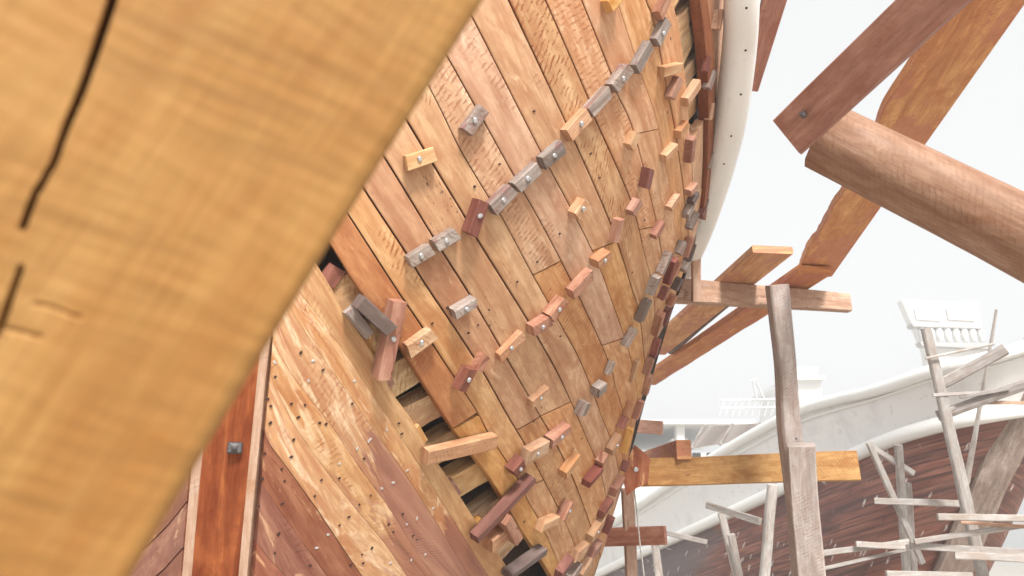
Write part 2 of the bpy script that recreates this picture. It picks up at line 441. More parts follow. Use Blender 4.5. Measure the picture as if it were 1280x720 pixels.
def strip(name, A, B, mat, f0=0.0, f1=1.0, perp=False, thick=.042, lift=0.0, ga=.0025, gb=.0025, n=44, parent=None, bev=.0014, wobg=.0012):
    """a plank between two seams given as pixel polylines, lying on the hull surface"""
    pa = poly(A, 200); pb = poly(B, 200)
    def nearest(fa):
        k = min(200, max(0, fa * 200)); p = pa[int(k)]
        q = min(range(201), key=lambda i: (pb[i][0] - p[0]) ** 2 + (pb[i][1] - p[1]) ** 2)
        return (q + (k - int(k))) / 200
    g0 = nearest(f0) if f0 > 0 else 0.0; g1 = nearest(f1) if f1 < 1 else 1.0
    sd = random.uniform(0, 99)
    top = []; bot = []; us = []; vs = []
    u = 0; prev = None
    for i in range(n + 1):
        k = (f0 + (f1 - f0) * i / n) * 200
        k0 = min(199, int(k)); f = k - k0
        a = (pa[k0][0] + (pa[k0 + 1][0] - pa[k0][0]) * f, pa[k0][1] + (pa[k0 + 1][1] - pa[k0][1]) * f)
        kb = max(0, min(200, (g0 + (g1 - g0) * i / n) * 200)); kb0 = min(199, int(kb)); fb = kb - kb0
        b = (pb[kb0][0] + (pb[kb0 + 1][0] - pb[kb0][0]) * fb, pb[kb0][1] + (pb[kb0 + 1][1] - pb[kb0][1]) * fb)
        pts = [surf(a[0] + (b[0] - a[0]) * q / 4, a[1] + (b[1] - a[1]) * q / 4) for q in range(5)]
        cr = pts[4][0] - pts[0][0]; W = max(cr.length, 1e-4); c = cr / W
        wa = ga + wobg * (1 + mnoise.noise(Vector((u * 2.5, sd, 0)))); wb = gb + wobg * (1 + mnoise.noise(Vector((u * 2.5, sd, 7))))
        wa = min(wa, W * .2); wb = min(wb, W * .2)
        e = min(.004, W * .2)
        row = [(pts[0][0] + c * wa, pts[0][1], -bev), (pts[0][0] + c * (wa + e), pts[0][1], 0)]
        row += [(pts[q][0], pts[q][1], .0006) for q in (1, 2, 3)]
        row += [(pts[4][0] - c * (wb + e), pts[4][1], 0), (pts[4][0] - c * wb, pts[4][1], -bev)]
        mid = pts[2][0]
        if prev is not None: u += (mid - prev).length
        prev = mid
        top.append([p + nn * (h + lift) for p, nn, h in row]); bot.append([row[0][0] + row[0][1] * (lift - thick), row[-1][0] + row[-1][1] * (lift - thick)])
        us.append(u)
        vv = [0]
        for q in range(1, 7): vv.append(vv[-1] + (row[q][0] - row[q - 1][0]).length)
        vs.append(vv)
    V = []; UVv = []
    T = []; Bt = []
    for i in range(n + 1):
        T.append(list(range(len(V), len(V) + 7)))
        for q in range(7): V.append(top[i][q]); UVv.append((us[i], vs[i][q]))
        Bt.append([len(V), len(V) + 1])
        V.append(bot[i][0]); UVv.append((us[i], -thick)); V.append(bot[i][1]); UVv.append((us[i], vs[i][6] + thick))
    F = []
    for i in range(n):
        for q in range(6): F.append([T[i][q], T[i][q + 1], T[i + 1][q + 1], T[i + 1][q]])
        F.append([Bt[i][0], T[i][0], T[i + 1][0], Bt[i + 1][0]])
        F.append([T[i][6], Bt[i][1], Bt[i + 1][1], T[i + 1][6]])
        F.append([Bt[i][1], Bt[i][0], Bt[i + 1][0], Bt[i + 1][1]])
    F.append([Bt[0][0], Bt[0][1]] + list(reversed(T[0])))
    F.append([Bt[n][1], Bt[n][0]] + T[n])
    return mesh_obj(name, V, F, UVv, mat, parent or HULL)

SEAM = dict(
 x=[(290, 110), (350, 205), (420, 317), (447, 360), (500, 435), (555, 520), (585, 562), (612, 597), (632, 630), (655, 668), (680, 705), (712, 760)],
 y=[(325, 95), (385, 190), (446, 284), (495, 360), (527, 407), (541, 430), (572, 477), (597, 515), (612, 544), (650, 603), (660, 626), (678, 658), (702, 713), (718, 750)],
 z=[(355, 75), (420, 180), (460, 244), (505, 312), (535, 360), (570, 412), (607, 470), (635, 520), (660, 562), (690, 620), (702, 643), (719, 682), (735, 722), (745, 750)],
 a=[(385, 45), (440, 135), (486, 205), (541, 295), (586, 366), (627, 436), (664, 500), (690, 545), (709, 582), (723, 614), (740, 662), (752, 700)],
 b=[(425, 10), (470, 85), (514, 159), (543, 207), (581, 270), (597, 299), (635, 360), (661, 402), (695, 462), (716, 507), (730, 540), (748, 582), (757, 617), (762, 660)],
 c=[(455, -40), (500, 40), (545, 125), (574, 184), (607, 240), (625, 267), (664, 340), (690, 386), (720, 440), (739, 484), (752, 520), (764, 550), (772, 580), (776, 612)],
 d=[(490, -55), (530, 20), (564, 79), (592, 129), (607, 155), (641, 217), (667, 262), (693, 310), (726, 375), (761, 452), (770, 485), (779, 515), (784, 540), (787, 565)],
 e=[(540, -75), (598, 36), (675, 187), (714, 261), (744, 321), (759, 360), (782, 426), (792, 462), (796, 485), (798, 510)],
 f=[(597, -80), (636, 0), (720, 180), (767, 289), (790, 360), (799, 388), (804, 430), (807, 465), (806, 485)],
 g=[(645, -80), (682, 0), (737, 126), (744, 148), (787, 246), (806, 318), (815, 355), (819, 390), (820, 425)],
 h=[(695, -75), (727, 0), (763, 90), (771, 116), (791, 161), (817, 262), (825, 303), (832, 350), (833, 380), (831, 405)],
 i=[(748, -70), (774, 8), (793, 68), (802, 94), (821, 150), (834, 215), (843, 270), (848, 315), (848, 345), (844, 370)],
 j=[(785, -75), (808, 0), (817, 24), (834, 109), (842, 150), (852, 215), (858, 265), (861, 300), (858, 330)],
 k=[(826, -75), (841, 0), (850, 40), (856, 90), (860, 130), (863, 180), (866, 225), (868, 262), (867, 292), (864, 315)],
 w=[(862, -75), (869, 0), (875, 50), (879, 100), (880, 150), (879, 200), (877, 240), (873, 270)],
 m=[(872, -75), (879, 0), (885, 50), (888, 100), (888, 150), (887, 200), (884, 240), (878, 275)],
 r=[(907, -75), (906, 0), (906, 50), (905, 100), (902, 150), (894, 205), (886, 245), (879, 280)])
LOW = dict(
 G=[(290, 180), (345, 255), (405, 345), (430, 390), (465, 440), (490, 490), (515, 525), (534, 559), (565, 605), (594, 650), (628, 700), (668, 758)],
 P1=[(310, 270), (330, 300), (372, 362), (416, 420), (470, 500), (510, 560), (545, 615), (585, 680), (640, 765)],
 P2=[(338, 338), (350, 365), (391, 430), (455, 520), (509, 597), (556, 670), (615, 765)],
 P3=[(341, 424), (352, 448), (375, 482), (414, 532), (449, 584), (485, 633), (514, 680), (570, 765)],
 P4=[(338, 465), (345, 486), (376, 545), (440, 630), (485, 685), (538, 765)],
 P5=[(331, 540), (337, 556), (355, 580), (400, 643), (436, 697), (484, 765)],
 P6=[(327, 605), (345, 632), (407, 718), (440, 765)],
 P7=[(321, 678), (335, 697), (358, 722), (388, 765)],
 P8=[(316, 750), (320, 755), (325, 760), (332, 766)])
OFR = random.Random(3)
def hull_strip(a, b, mat, S=SEAM, joints=(), **kw):
    js = [0.0] + [q for q, _ in joints] + [1.0]; ms = [mat] + [q for _, q in joints]
    for q in range(len(js) - 1):
        eps = .0012
        strip('plank', S[a], S[b], M[ms[q]], js[q] + (eps if q else 0), js[q + 1] - (eps if q < len(js) - 2 else 0), lift=OFR.uniform(-.0016, .0016) if S is SEAM else OFR.uniform(-.0006, .0006), **kw)
GAPS = dict(x=.002, y=.0022, z=.003, a=.0032, b=.0034, c=.0012, d=.0022, e=.0026, f=.0034, g=.0030, h=.0034, i=.0014, j=.003, k=.002)
def top_strip(a, b, mat, joints=()):
    hull_strip(a, b, mat, joints=joints, ga=GAPS[a] * .9, gb=GAPS[b] * .9, wobg=.0012)
top_strip('x', 'y', 'orange', [(.655, 'yellow')])
top_strip('y', 'z', 'sawn', [(.80, 'sawn')])
top_strip('z', 'a', 'tan', [(.70, 'sawn')])
top_strip('a', 'b', 'speck', [(.74, 'pale')])
top_strip('b', 'c', 'sawn', [(.63, 'pale')])
top_strip('c', 'd', 'pale', [(.60, 'tan')])
top_strip('d', 'e', 'pink', [(.80, 'pale')])
top_strip('e', 'f', 'pale', [(.68, 'sawn')])
top_strip('f', 'g', 'sawn')
top_strip('g', 'h', 'pink', [(.74, 'pale')])
top_strip('h', 'i', 'pink', [(.52, 'pale')])
top_strip('i', 'j', 'pale')
top_strip('j', 'k', 'pink')
strip('plank', SEAM['k'][5:8], SEAM['w'][4:7], M['pale'], n=14)
strip('plank', [(862, 245), (866, 280), (863, 310), (856, 342)], [(878, 235), (875, 272), (868, 300), (859, 338)], M['pink'], n=16)
strip('sheer_strake', SEAM['m'], SEAM['r'], M['pink'])
wl = strip('wale', SEAM['w'], SEAM['m'], M['wale'], thick=.05, lift=.022, ga=0, gb=0)
LOWM = [('G', 'P1', 'yellow'), ('P1', 'P2', 'garb_tan'), ('P2', 'P3', 'garb_tan'), ('P3', 'P4', 'garb_tan'), ('P4', 'P5', 'garb_tan'), ('P5', 'P6', 'garb_purple'), ('P6', 'P7', 'garb_purple'), ('P7', 'P8', 'garb_purple')]
for a, b, mt in LOWM:
    j = []
    mt = {'P1': 'garb_mix_c', 'P2': 'garb_mix_a', 'P3': 'garb_mix_b'}.get(a, mt)
    hull_strip(a, b, mt, LOW, j, ga=.0002, gb=.0002 if b != 'P5' else .002, bev=.0006, wobg=.0003)

# inner ceiling, after body and bottom of the hull (continue round the turn, out of the photograph)
def grid_patch(name, mat, off, keep, step=2):
    V = []; F = []; UV = []; idx = {}
    def vid(i, j):
        if (i, j) not in idx:
            p = grid[i][j]
            a = grid[min(NT, i + 1)][j] - grid[max(0, i - 1)][j]; b = grid[i][min(NS, j + 1)] - grid[i][max(0, j - 1)]
            nn = a.cross(b).normalized()
            if nn.dot(grid[i][0] - grid[i][NS // 2]) < 0 and False: nn = -nn
            idx[(i, j)] = len(V); k_ = max(0, min(1, (j / NS * SMAX - .6) / .22)) if name == 'inner_ceiling' else 0
            V.append(p + nn * NSIGN * (off + k_ * .115)); UV.append((i * .05, j * .025))
        return idx[(i, j)]
    for i in range(0, NT, step):
        for j in range(0, NS, step):
            if keep(i + step / 2, j + step / 2):
                F.append([vid(i, j), vid(i, j + step), vid(i + step, j + step), vid(i + step, j)])
    return mesh_obj(name, V, F, UV, mat, HULL, smooth=True)
_a = grid[61][60] - grid[59][60]; _b = grid[60][61] - grid[60][59]
_n = _a.cross(_b)
NSIGN = 1 if _n.dot(CAM - grid[60][60]) > 0 else -1
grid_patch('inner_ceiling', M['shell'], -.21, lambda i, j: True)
jC = NS / SMAX
grid_patch('side_planking', M['tan'], -.012, lambda i, j: j > jC - 1 and i > 55)
def below(i, j):
    p = grid[int(min(i, NT))][int(min(j, NS))]; x, y, d = topx(p)
    return j <= jC and y > 752
grid_patch('bottom_planking', M['garb_purple'], -.004, below)

# ribs behind the planking: pixel polylines interpolated between key rows of fastenings
KEY = [
 [(300, 215), (400, 160), (480, 110), (560, 50), (640, -20), (700, -90), (760, -170), (800, -230), (840, -300)],
 [(375, 405), (440, 372), (512, 329), (574, 292), (644, 236), (707, 185), (765, 116), (816, 55), (872, -40)],
 [(440, 525), (490, 495), (545, 466), (600, 440), (657, 410), (720, 365), (778, 285), (825, 215), (878, 120)],
 [(515, 635), (560, 608), (612, 578), (660, 556), (700, 520), (750, 470), (798, 405), (836, 330), (874, 262)],
 [(590, 745), (625, 715), (660, 680), (690, 640), (722, 600), (752, 560), (785, 510), (806, 470), (826, 425)]]
def rib_line(w):
    return [(crv([KEY[q][k][0] for q in range(5)], w), crv([KEY[q][k][1] for q in range(5)], w)) for k in range(9)]
RIBS = [(rib_line(w), .062) for w in (.1, .5, .97, 1.45, 1.93, 2.34, 2.74, 3.12, 3.5, 3.9)]
RIBS += [([(822, y + 46), (845, y + 23), (866, y), (888, y - 26), (900, y - 42)], .036) for y in (-20, 27, 57, 100, 150, 195)]
for rl, rw in RIBS:
    pl = poly(rl, 26)
    V = []; F = []; UV = []
    u = 0; prev = None; wd = rw * random.uniform(.88, 1.1)
    P = [surf(*p) for p in pl]
    for q, (p, nn) in enumerate(P):
        tg = (P[min(q + 1, 26)][0] - P[max(q - 1, 0)][0]).normalized(); sd = tg.cross(nn).normalized()
        if prev is not None: u += (p - prev).length
        prev = p
        for k, (a, b) in enumerate(((-1, -.044), (1, -.044), (1, -.12), (-1, -.12))):
            V.append(p + sd * a * (wd + .012 * mnoise.noise(p * 7 + Vector((a, b, 0)))) + nn * (b + .008 * mnoise.noise(p * 5 + Vector((3, a, b)))))
        UV.append(u)
    uvs = []
    for q in range(26):
        for k in range(4):
            k2 = (k + 1) % 4
            F.append([q * 4 + k, q * 4 + k2, q * 4 + 4 + k2, q * 4 + 4 + k])
            uvs.append([(UV[q], k * .13), (UV[q], k * .13 + .12), (UV[q + 1], k * .13 + .12), (UV[q + 1], k * .13)])
    mesh_obj('rib', V, F, uvs, M['rib'], HULL)

# white rubbing rail, following the sheer
RAILC = [(928, -160, 3.02), (928, -80, 3.12), (927, 0, 3.22), (924, 60, 3.34), (914, 140, 3.52), (902, 195, 3.72), (886, 250, 4.0), (870, 296, 4.35), (852, 335, 4.75), (828, 375, 5.2), (800, 410, 5.7)]
def tube(name, pts, rad, mat, parent=None, seg=60, sides=14, sq=1.0, smooth=True):
    n = len(pts) - 1
    P = []
    for i in range(seg + 1):
        t = n * i / seg
        P.append(Vector([crv([p[k] for p in pts], t) for k in range(3)]))
    V = []; F = []; UV = []
    u = 0
    for i, p in enumerate(P):
        tg = (P[min(i + 1, seg)] - P[max(i - 1, 0)]).normalized()
        sd = tg.cross(Vector((0, 0, 1)))
        if sd.length < .05: sd = tg.cross(Vector((0, 1, 0)))
        sd.normalize(); up = sd.cross(tg)
        r = rad(i / seg) if callable(rad) else rad
        if i: u += (p - P[i - 1]).length
        for k in range(sides):
            a = 2 * math.pi * k / sides
            ca, sa = math.cos(a), math.sin(a)
            e = .75
            V.append(p + sd * (math.copysign(abs(ca) ** e, ca) * r) + up * (math.copysign(abs(sa) ** e, sa) * r * sq)); UV.append((u, k / sides * 6 * r))
    for i in range(seg):
        for k in range(sides):
            k2 = (k + 1) % sides
            F.append([i * sides + k, i * sides + k2, (i + 1) * sides + k2, (i + 1) * sides + k])
    F.append([k for k in range(sides)][::-1]); F.append([seg * sides + k for k in range(sides)])
    return mesh_obj(name, V, F, UV, mat, parent, smooth=smooth)
rail = tube('rubbing_rail', [at(*p) for p in RAILC], .076, M['white'], HULL, sq=1.0)

# hardware meshes shared by copies
def lathe_mesh(name, prof, mat, n=12, square=False):
    V = []; F = []
    for r, z in prof:
        for k in range(n):
            a = 2 * math.pi * (k + .5) / n
            V.append((r * math.cos(a), r * math.sin(a), z))
    for i in range(len(prof) - 1):
        for k in range(n):
            k2 = (k + 1) % n
            F.append([i * n + k, i * n + k2, (i + 1) * n + k2, (i + 1) * n + k])
    F.append([(len(prof) - 1) * n + k for k in range(n)])
    F.append([k for k in range(n)][::-1])
    me = bpy.data.meshes.new(name); me.from_pydata(V, [], F); me.materials.append(mat); me.update()
    return me
BOLTME = lathe_mesh('bolt', [(.0105, -.002), (.0105, .003), (.0085, .0055), (.004, .0065)], M['bolt'])
NAILME = lathe_mesh('nail', [(.0065, -.002), (.0065, .0012), (.004, .002)], M['nail'], 8)
HOLEME = lathe_mesh('nail', [(.0058, -.002), (.0058, .0008), (.003, .001)], M['hole'], 8)
def fix(name, me, pos, nor, parent, sx=1, sy=1, spin=0):
    o = bpy.data.objects.new(name, me); COL.objects.link(o); o.parent = parent
    o.location = pos - wloc(parent)
    o.rotation_mode = 'QUATERNION'; o.rotation_quaternion = nor.to_track_quat('Z', 'Y') @ Quaternion((0, 0, 1), spin)
    o.scale = (sx, sy, 1)
    return o
for (x, y) in ((933, 10), (932, 63), (926, 118), (914, 170), (905, 205)):
    d = 3.2 + (y / 290) ** 2 * .9
    p = at(x, y, d); nr = (CAM - p).normalized()
    # seat the bolt on the rail's near skin
    best = None
    rm = rail.data
    bv = BVHTree.FromPolygons([Vector(v.co) + wloc(rail) for v in rm.vertices], [list(f.vertices) for f in rm.polygons])
    loc, nor, fi, dist = bv.ray_cast(CAM, (p - CAM).normalized())
    if loc is not None:
        fix('bolt', HOLEME, loc, nor if nor.dot(nr) > 0 else -nor, rail, .95, .95)

# ------------------------------------------------------------------ the blocks fastened over the seams
def off_surf(x, y, h):
    """hull point under a pixel whose block face (h above the planking) shows at that pixel"""
    qx, qy = x, y
    p, n = surf(qx, qy)
    for _ in range(4):
        X, Y, d = topx(p + n * h)
        qx += (x - X) * .8; qy += (y - Y) * .8
        p, n = surf(qx, qy)
    return p, n
BL = [  # x0,y0,x1,y1, width px, height m, material, bolt
 (507,204,546,192,19,.042,'byellow',1),(583,165,606,134,17,.042,'bgrey',1),(512,329,542,311,16,.042,'bgrey',1),(545,309,574,292,16,.042,'bgrey',1),
 (607,250,591,296,14,.062,'bred',1),(616,264,644,236,18,.042,'bgrey',1),(646,236,676,209,17,.042,'bgrey',1),(680,206,707,183,17,.044,'bgrey',1),
 (712,171,739,142,18,.045,'btan',1),(739,142,765,114,16,.045,'bgrey',0),(769,112,790,84,16,.045,'bgrey',1),(797,88,816,55,15,.045,'bgrey',0),
 (823,54,838,25,14,.045,'bgrey',1),(826,21,838,-6,14,.045,'bpink',0),(763,9,777,-8,15,.045,'byellow',0),(830,90,855,84,13,.045,'btan',0),
 (841,124,853,98,12,.045,'bpink',0),(860,130,877,104,12,.045,'btan',0),(790,184,799,167,14,.045,'btan',0),(852,170,863,154,12,.045,'btan',0),
 (833,200,849,183,11,.045,'btan',0),(866,204,869,172,9,.05,'bpink',0),(890,150,893,128,8,.04,'btan',0),(903,152,909,136,9,.04,'bgrey',0),
 (888,212,894,192,8,.04,'bgrey',0),(900,38,905,11,10,.045,'btan',0),(888,112,896,88,9,.045,'bgrey',0),(886,86,888,75,7,.04,'bred',0),
 (811,238,817,211,10,.06,'bred',0),(793,266,801,253,12,.045,'bpink',0),(771,305,779,274,11,.05,'bpink',0),(840,263,852,246,10,.045,'btan',0),
 (820,298,832,279,10,.045,'bpink',0),(864,243,873,232,9,.045,'bpink',0),(867,255,874,243,9,.045,'bdark',0),(861,272,869,256,9,.045,'bgrey',0),
 (865,288,875,266,9,.045,'bgrey',0),(883,260,893,238,8,.04,'bgrey',0),(879,271,884,260,6,.04,'bred',0),(859,323,868,297,9,.05,'bpink',0),
 (864,328,871,305,6,.05,'bdark',0),(857,340,864,329,8,.05,'bgrey',0),(848,362,853,352,8,.05,'bdark',0),(829,345,842,315,10,.05,'bgrey',0),
 (838,358,847,324,6,.05,'bred',0),(816,370,825,346,10,.05,'bgrey',0),(748,332,766,319,14,.05,'btan',1),(722,272,735,252,15,.045,'btan',1),
 (802,403,814,376,11,.05,'bgrey',0),(785,436,798,412,12,.05,'bgrey',0),(841,383,846,372,8,.05,'bpink',0),(833,408,840,388,8,.05,'bred',0),
 (823,420,830,393,10,.05,'bpink',0),(820,447,826,425,8,.05,'bred',0),(811,469,818,448,9,.05,'bpink',0),(792,478,799,450,8,.03,'btan',0),
 (749,493,759,484,14,.05,'bgrey',0),(730,521,737,504,12,.05,'bgrey',0),(763,466,767,456,6,.03,'bgrey',0),(810,494,816,470,8,.045,'bpink',0),
 (798,525,806,502,9,.05,'bpink',0),(787,521,793,503,9,.05,'btan',0),(779,537,786,522,9,.05,'bred',0),(660,574,687,559,19,.05,'btan',1),
 (645,594,657,580,18,.055,'bred',1),(690,557,716,536,13,.055,'bpink',1),(708,597,727,572,14,.05,'btan',0),(737,608,755,586,9,.055,'bred',0),
 (753,582,761,568,9,.05,'bpink',0),(766,568,778,546,12,.05,'btan',1),(783,566,792,536,9,.05,'byellow',0),(782,590,787,577,9,.05,'bred',0),
 (770,618,781,600,11,.05,'bpink',0),(706,652,718,628,10,.055,'bpink',1),(679,661,700,650,12,.05,'btan',0),(755,646,768,626,10,.05,'bred',0),
 (740,678,758,650,14,.05,'btan',1),(761,668,768,648,9,.05,'bred',0),(740,698,756,680,13,.05,'bpink',0),(720,699,738,684,14,.05,'btan',0),
 (702,722,718,700,12,.05,'bred',0),(728,724,741,702,14,.05,'btan',0),(714,728,728,708,12,.05,'bgrey',0),(569,395,598,378,13,.05,'bgrey',1),
 (510,441,544,416,19,.035,'btan',1),(578,491,593,461,15,.05,'bred',1),(601,463,609,447,12,.045,'bpink',0),(625,450,657,417,14,.03,'btan',1),
 (667,416,692,401,15,.045,'bpink',1),(690,400,709,374,14,.05,'bpink',1),(717,371,743,344,16,.045,'bpink',0),(665,507,688,488,14,.03,'btan',1),
 (845,345,852,330,8,.045,'bpink',0),(852,318,858,304,7,.045,'bgrey',0),(830,375,836,362,8,.045,'bred',0),
]
def block(x0, y0, x1, y1, wpx, h, mat, bolt, wmin=.036, wmax=.075, lmax=.17, lift=0.0):
    p0, n0 = off_surf(x0, y0, h + lift); p1, n1 = off_surf(x1, y1, h + lift)
    n = (n0 + n1).normalized(); c = (p0 + p1) / 2
    d = (c - CAM).dot(FW)
    ax = p1 - p0; ax -= n * ax.dot(n); L = ax.length; ax.normalize()
    L = max(.065, min(lmax, L * (.92 if lmax < .2 else 1)))
    w = max(wmin, min(wmax, wpx * d / FPX))
    base = c - n * .001 + n * (h / 2 + lift)
    V, F, UV = timber_geo(base - ax * L / 2, base + ax * L / 2, w, h, n, ch=.003, wob=.0055, seg=4, skew0=random.uniform(-.22, .22), skew1=random.uniform(-.22, .22))
    b = mesh_obj('wooden_block', V, F, UV, M[mat], HULL)
    if bolt:
        fix('bolt', BOLTME, base + n * (h / 2 + .0005) + ax * L * random.uniform(-.08, .06), n, b, random.uniform(.8, 1.1), random.uniform(.75, .95), random.uniform(0, 3))
    return b
for q in BL:
    q = list(q)
    if q[0] > 770: q[5] *= .82
    block(*q)
# odd pieces spanning the open seam
b = block(535, 573, 622, 553, 19, .04, 'btan', 0, lmax=.6, wmax=.09, lift=.012)
b['label'] = 'long pale batten with nail holes bridging the open seam'
b = block(598, 676, 670, 600, 12, .05, 'bred', 0, lmax=.8, wmax=.06, lift=.014)
b['label'] = 'long dark red batten lying across the open seam'
b = block(482, 476, 500, 378, 17, .07, 'bpink', 1, lmax=.6, wmax=.06, lift=.004)
b['label'] = 'upright reddish stick bolted over the open seam'
b = block(450, 378, 492, 416, 18, .075, 'bdark', 0, lmax=.4, wmax=.07, lift=.02)
b['label'] = 'dark grey wedge driven into the open seam'
b = block(438, 388, 464, 420, 13, .05, 'bgrey', 0, lmax=.4, wmax=.06)
b = block(640, 722, 684, 690, 10, .055, 'bdark', 0, lmax=.5, wmax=.06, lift=.01)
b['label'] = 'dark grey wedge with a pale end at the foot of the open seam'
block(408, 356, 424, 334, 24, .04, 'bred', 0, lmax=.14, wmax=.11, lift=-.07)
for q in ((440, 400, 456, 428), (455, 424, 466, 446), (478, 462, 488, 484), (520, 536, 531, 556), (562, 604, 574, 622), (596, 652, 606, 668)):
    block(*q, 14, .03, random.choice(('btan', 'byellow', 'bpink')), 0, lmax=.12, lift=-.045)
b = block(616, 684, 642, 664, 22, .06, 'btan', 0, lmax=.3, wmax=.1, lift=0)
b = block(636, 652, 650, 678, 13, .08, 'bpink', 0, lmax=.3, wmax=.06, lift=.01)

# nails and nail holes of the faired lower planking
def zz(ox, oy, s, pts): return [(ox + x / s, oy + y / s) for x, y in pts]
SILVER = zz(320, 420, 5.333, [(125, 175), (380, 165), (350, 298), (655, 300), (870, 625), (760, 690)]) + zz(320, 550, 4.233, [(535, 45), (440, 125), (725, 225), (665, 255), (800, 160), (850, 415), (797, 445), (820, 635), (935, 360), (320, 570), (595, 8), (895, 605), (380, 500), (710, 650)])
DARK = zz(320, 420, 5.333, [(298, 110), (128, 270), (75, 420), (98, 465), (325, 458), (280, 540), (235, 450), (95, 578), (250, 690), (423, 578), (465, 585), (950, 580), (970, 650), (640, 450), (445, 225)]) + zz(320, 550, 4.233, [(45, 70), (135, 152), (185, 88), (30, 205), (150, 215), (345, 210), (310, 295), (138, 335), (440, 200), (605, 292), (545, 340), (490, 405), (440, 450), (118, 495), (98, 595), (500, 660), (560, 605), (612, 570), (725, 485), (775, 390), (700, 445), (570, 97), (830, 505), (285, 662), (12, 350), (850, 525), (565, 650)])
for (x, y) in SILVER:
    p, n = surf(x, y); fix('nail', NAILME, p + n * .0015, n, HULL, random.uniform(.8, 1.3), random.uniform(.55, .8), random.uniform(0, 3))
DARK += [(624, 205), (699, 292), (671, 327), (646, 352), (597, 406), (585, 416), (559, 384), (611, 387), (540, 404), (667, 139), (738, 192), (749, 222), (805, 275), (790, 340), (593, 233), (700, 420), (716, 560), (634, 640), (655, 652), (727, 548)]
for (x, y) in DARK:
    p, n = surf(x, y); fix('nail', HOLEME, p + n * .0035, n, HULL, random.uniform(.65, 1.25), random.uniform(.5, .75), R(40) + random.uniform(-.4, .4))

# ------------------------------------------------------------------ stem post and the far (starboard) planking
def stem_line(off0, off1, dd):
    """points down the stem: pixel offset from the port rabbet edge"""
    out = []
    for i in range(0, 33):
        t = 8 * i / 32
        q = [crv([r[k] for r in SECT], t) for k in range(3)]
        out.append((q[0], q[1], q[2]))
    return out
SL = stem_line(0, 0, 0)
def ribbon_prism(name, offs, mat, front, depth, parent):
    """prism following the stem; offs=(left,right) pixel offsets at unit depth 2.4"""
    V = []; F = []; UV = []
    u = 0; prev = None
    for (x, y, d) in SL:
        a = at(x + offs[0] * 2.4 / d, y, d + front); b = at(x + offs[1] * 2.4 / d, y, d + front)
        m_ = (a + b) / 2
        if prev is not None: u += (m_ - prev).length
        prev = m_
        back = Vector((-.12, 1, 0)).normalized() * depth
        V += [a, b, b + back, a + back]; UV.append(u)
    uvs = []
    wd = (V[1] - V[0]).length
    cum = [0, wd, wd + depth, 2 * wd + depth, 2 * wd + 2 * depth]
    n = len(SL)
    for i in range(n - 1):
        for k in range(4):
            k2 = (k + 1) % 4
            F.append([i * 4 + k, i * 4 + k2, i * 4 + 4 + k2, i * 4 + 4 + k])
            uvs.append([(UV[i], cum[k]), (UV[i], cum[k + 1]), (UV[i + 1], cum[k + 1]), (UV[i + 1], cum[k])])
    F.append([0, 1, 2, 3]); uvs.append([(0, 0), (.1, 0), (.1, .1), (0, .1)])
    q = (n - 1) * 4; F.append([q + 3, q + 2, q + 1, q]); uvs.append([(0, 0), (.1, 0), (.1, .1), (0, .1)])
    return mesh_obj(name, V, F, uvs, mat, parent)
stem = ribbon_prism('stem_post', (-68, -9), M['stem'], .0, .3, HULL)
ribbon_prism('rabbet_strip', (-9, 1.5), M['strip'], -.004, .06, HULL)
ribbon_prism('rabbet_strip', (-80, -68), M['strip'], .012, .06, HULL)
nut = lathe_mesh('bolt', [(.0255, -.004), (.0255, .012), (.021, .016), (.010, .017), (.010, .024), (.006, .026)], M['nut'], 4)
o = fix('bolt', nut, at(294, 560, 2.395), Vector((.25, -1, -.05)).normalized(), stem, 1.25, 1.0, R(0))
o.rotation_quaternion = o.rotation_quaternion @ Quaternion((0, 0, 1), R(0))
# starboard planks running away to the left
for q in range(9):
    y0, y1 = 455 + q * 58, 455 + (q + 1) * 58 - 3
    V = []; F = []; UV = []
    for i in range(9):
        t = i / 8
        for k, (yy) in enumerate((y0, y1)):
            xs = 322 - 80 - (yy - 560) * .085
            d = 2.43 + t * 2.2 + t * t * .3
            P = at(xs - 3, yy, 2.43) + Vector((-1.0 * t * (1 + .5 * t), 1.5 * t, -.55 * t))
            V.append(P); UV.append((t * 2, k * .12))
    n_ = len(V)
    V += [v + Vector((.02, .04, 0)) for v in V]; UV += UV[:n_]
    for i in range(8):
        F.append([2 * i, 2 * i + 1, 2 * i + 3, 2 * i + 2]); F.append([n_ + 2 * i, n_ + 2 * i + 2, n_ + 2 * i + 3, n_ + 2 * i + 1])
        F.append([2 * i, 2 * i + 2, n_ + 2 * i + 2, n_ + 2 * i]); F.append([2 * i + 1, n_ + 2 * i + 1, n_ + 2 * i + 3, 2 * i + 3])
    F.append([0, n_, n_ + 1, 1])
    mesh_obj('plank', V, F, UV, M['garb_purple' if q % 2 else 'garb_red'], HULL)
timber('keel', at(290, 1380, 2.5), at(655, 915, 6.1), .24, .35, M['stem'], parent=HULL)

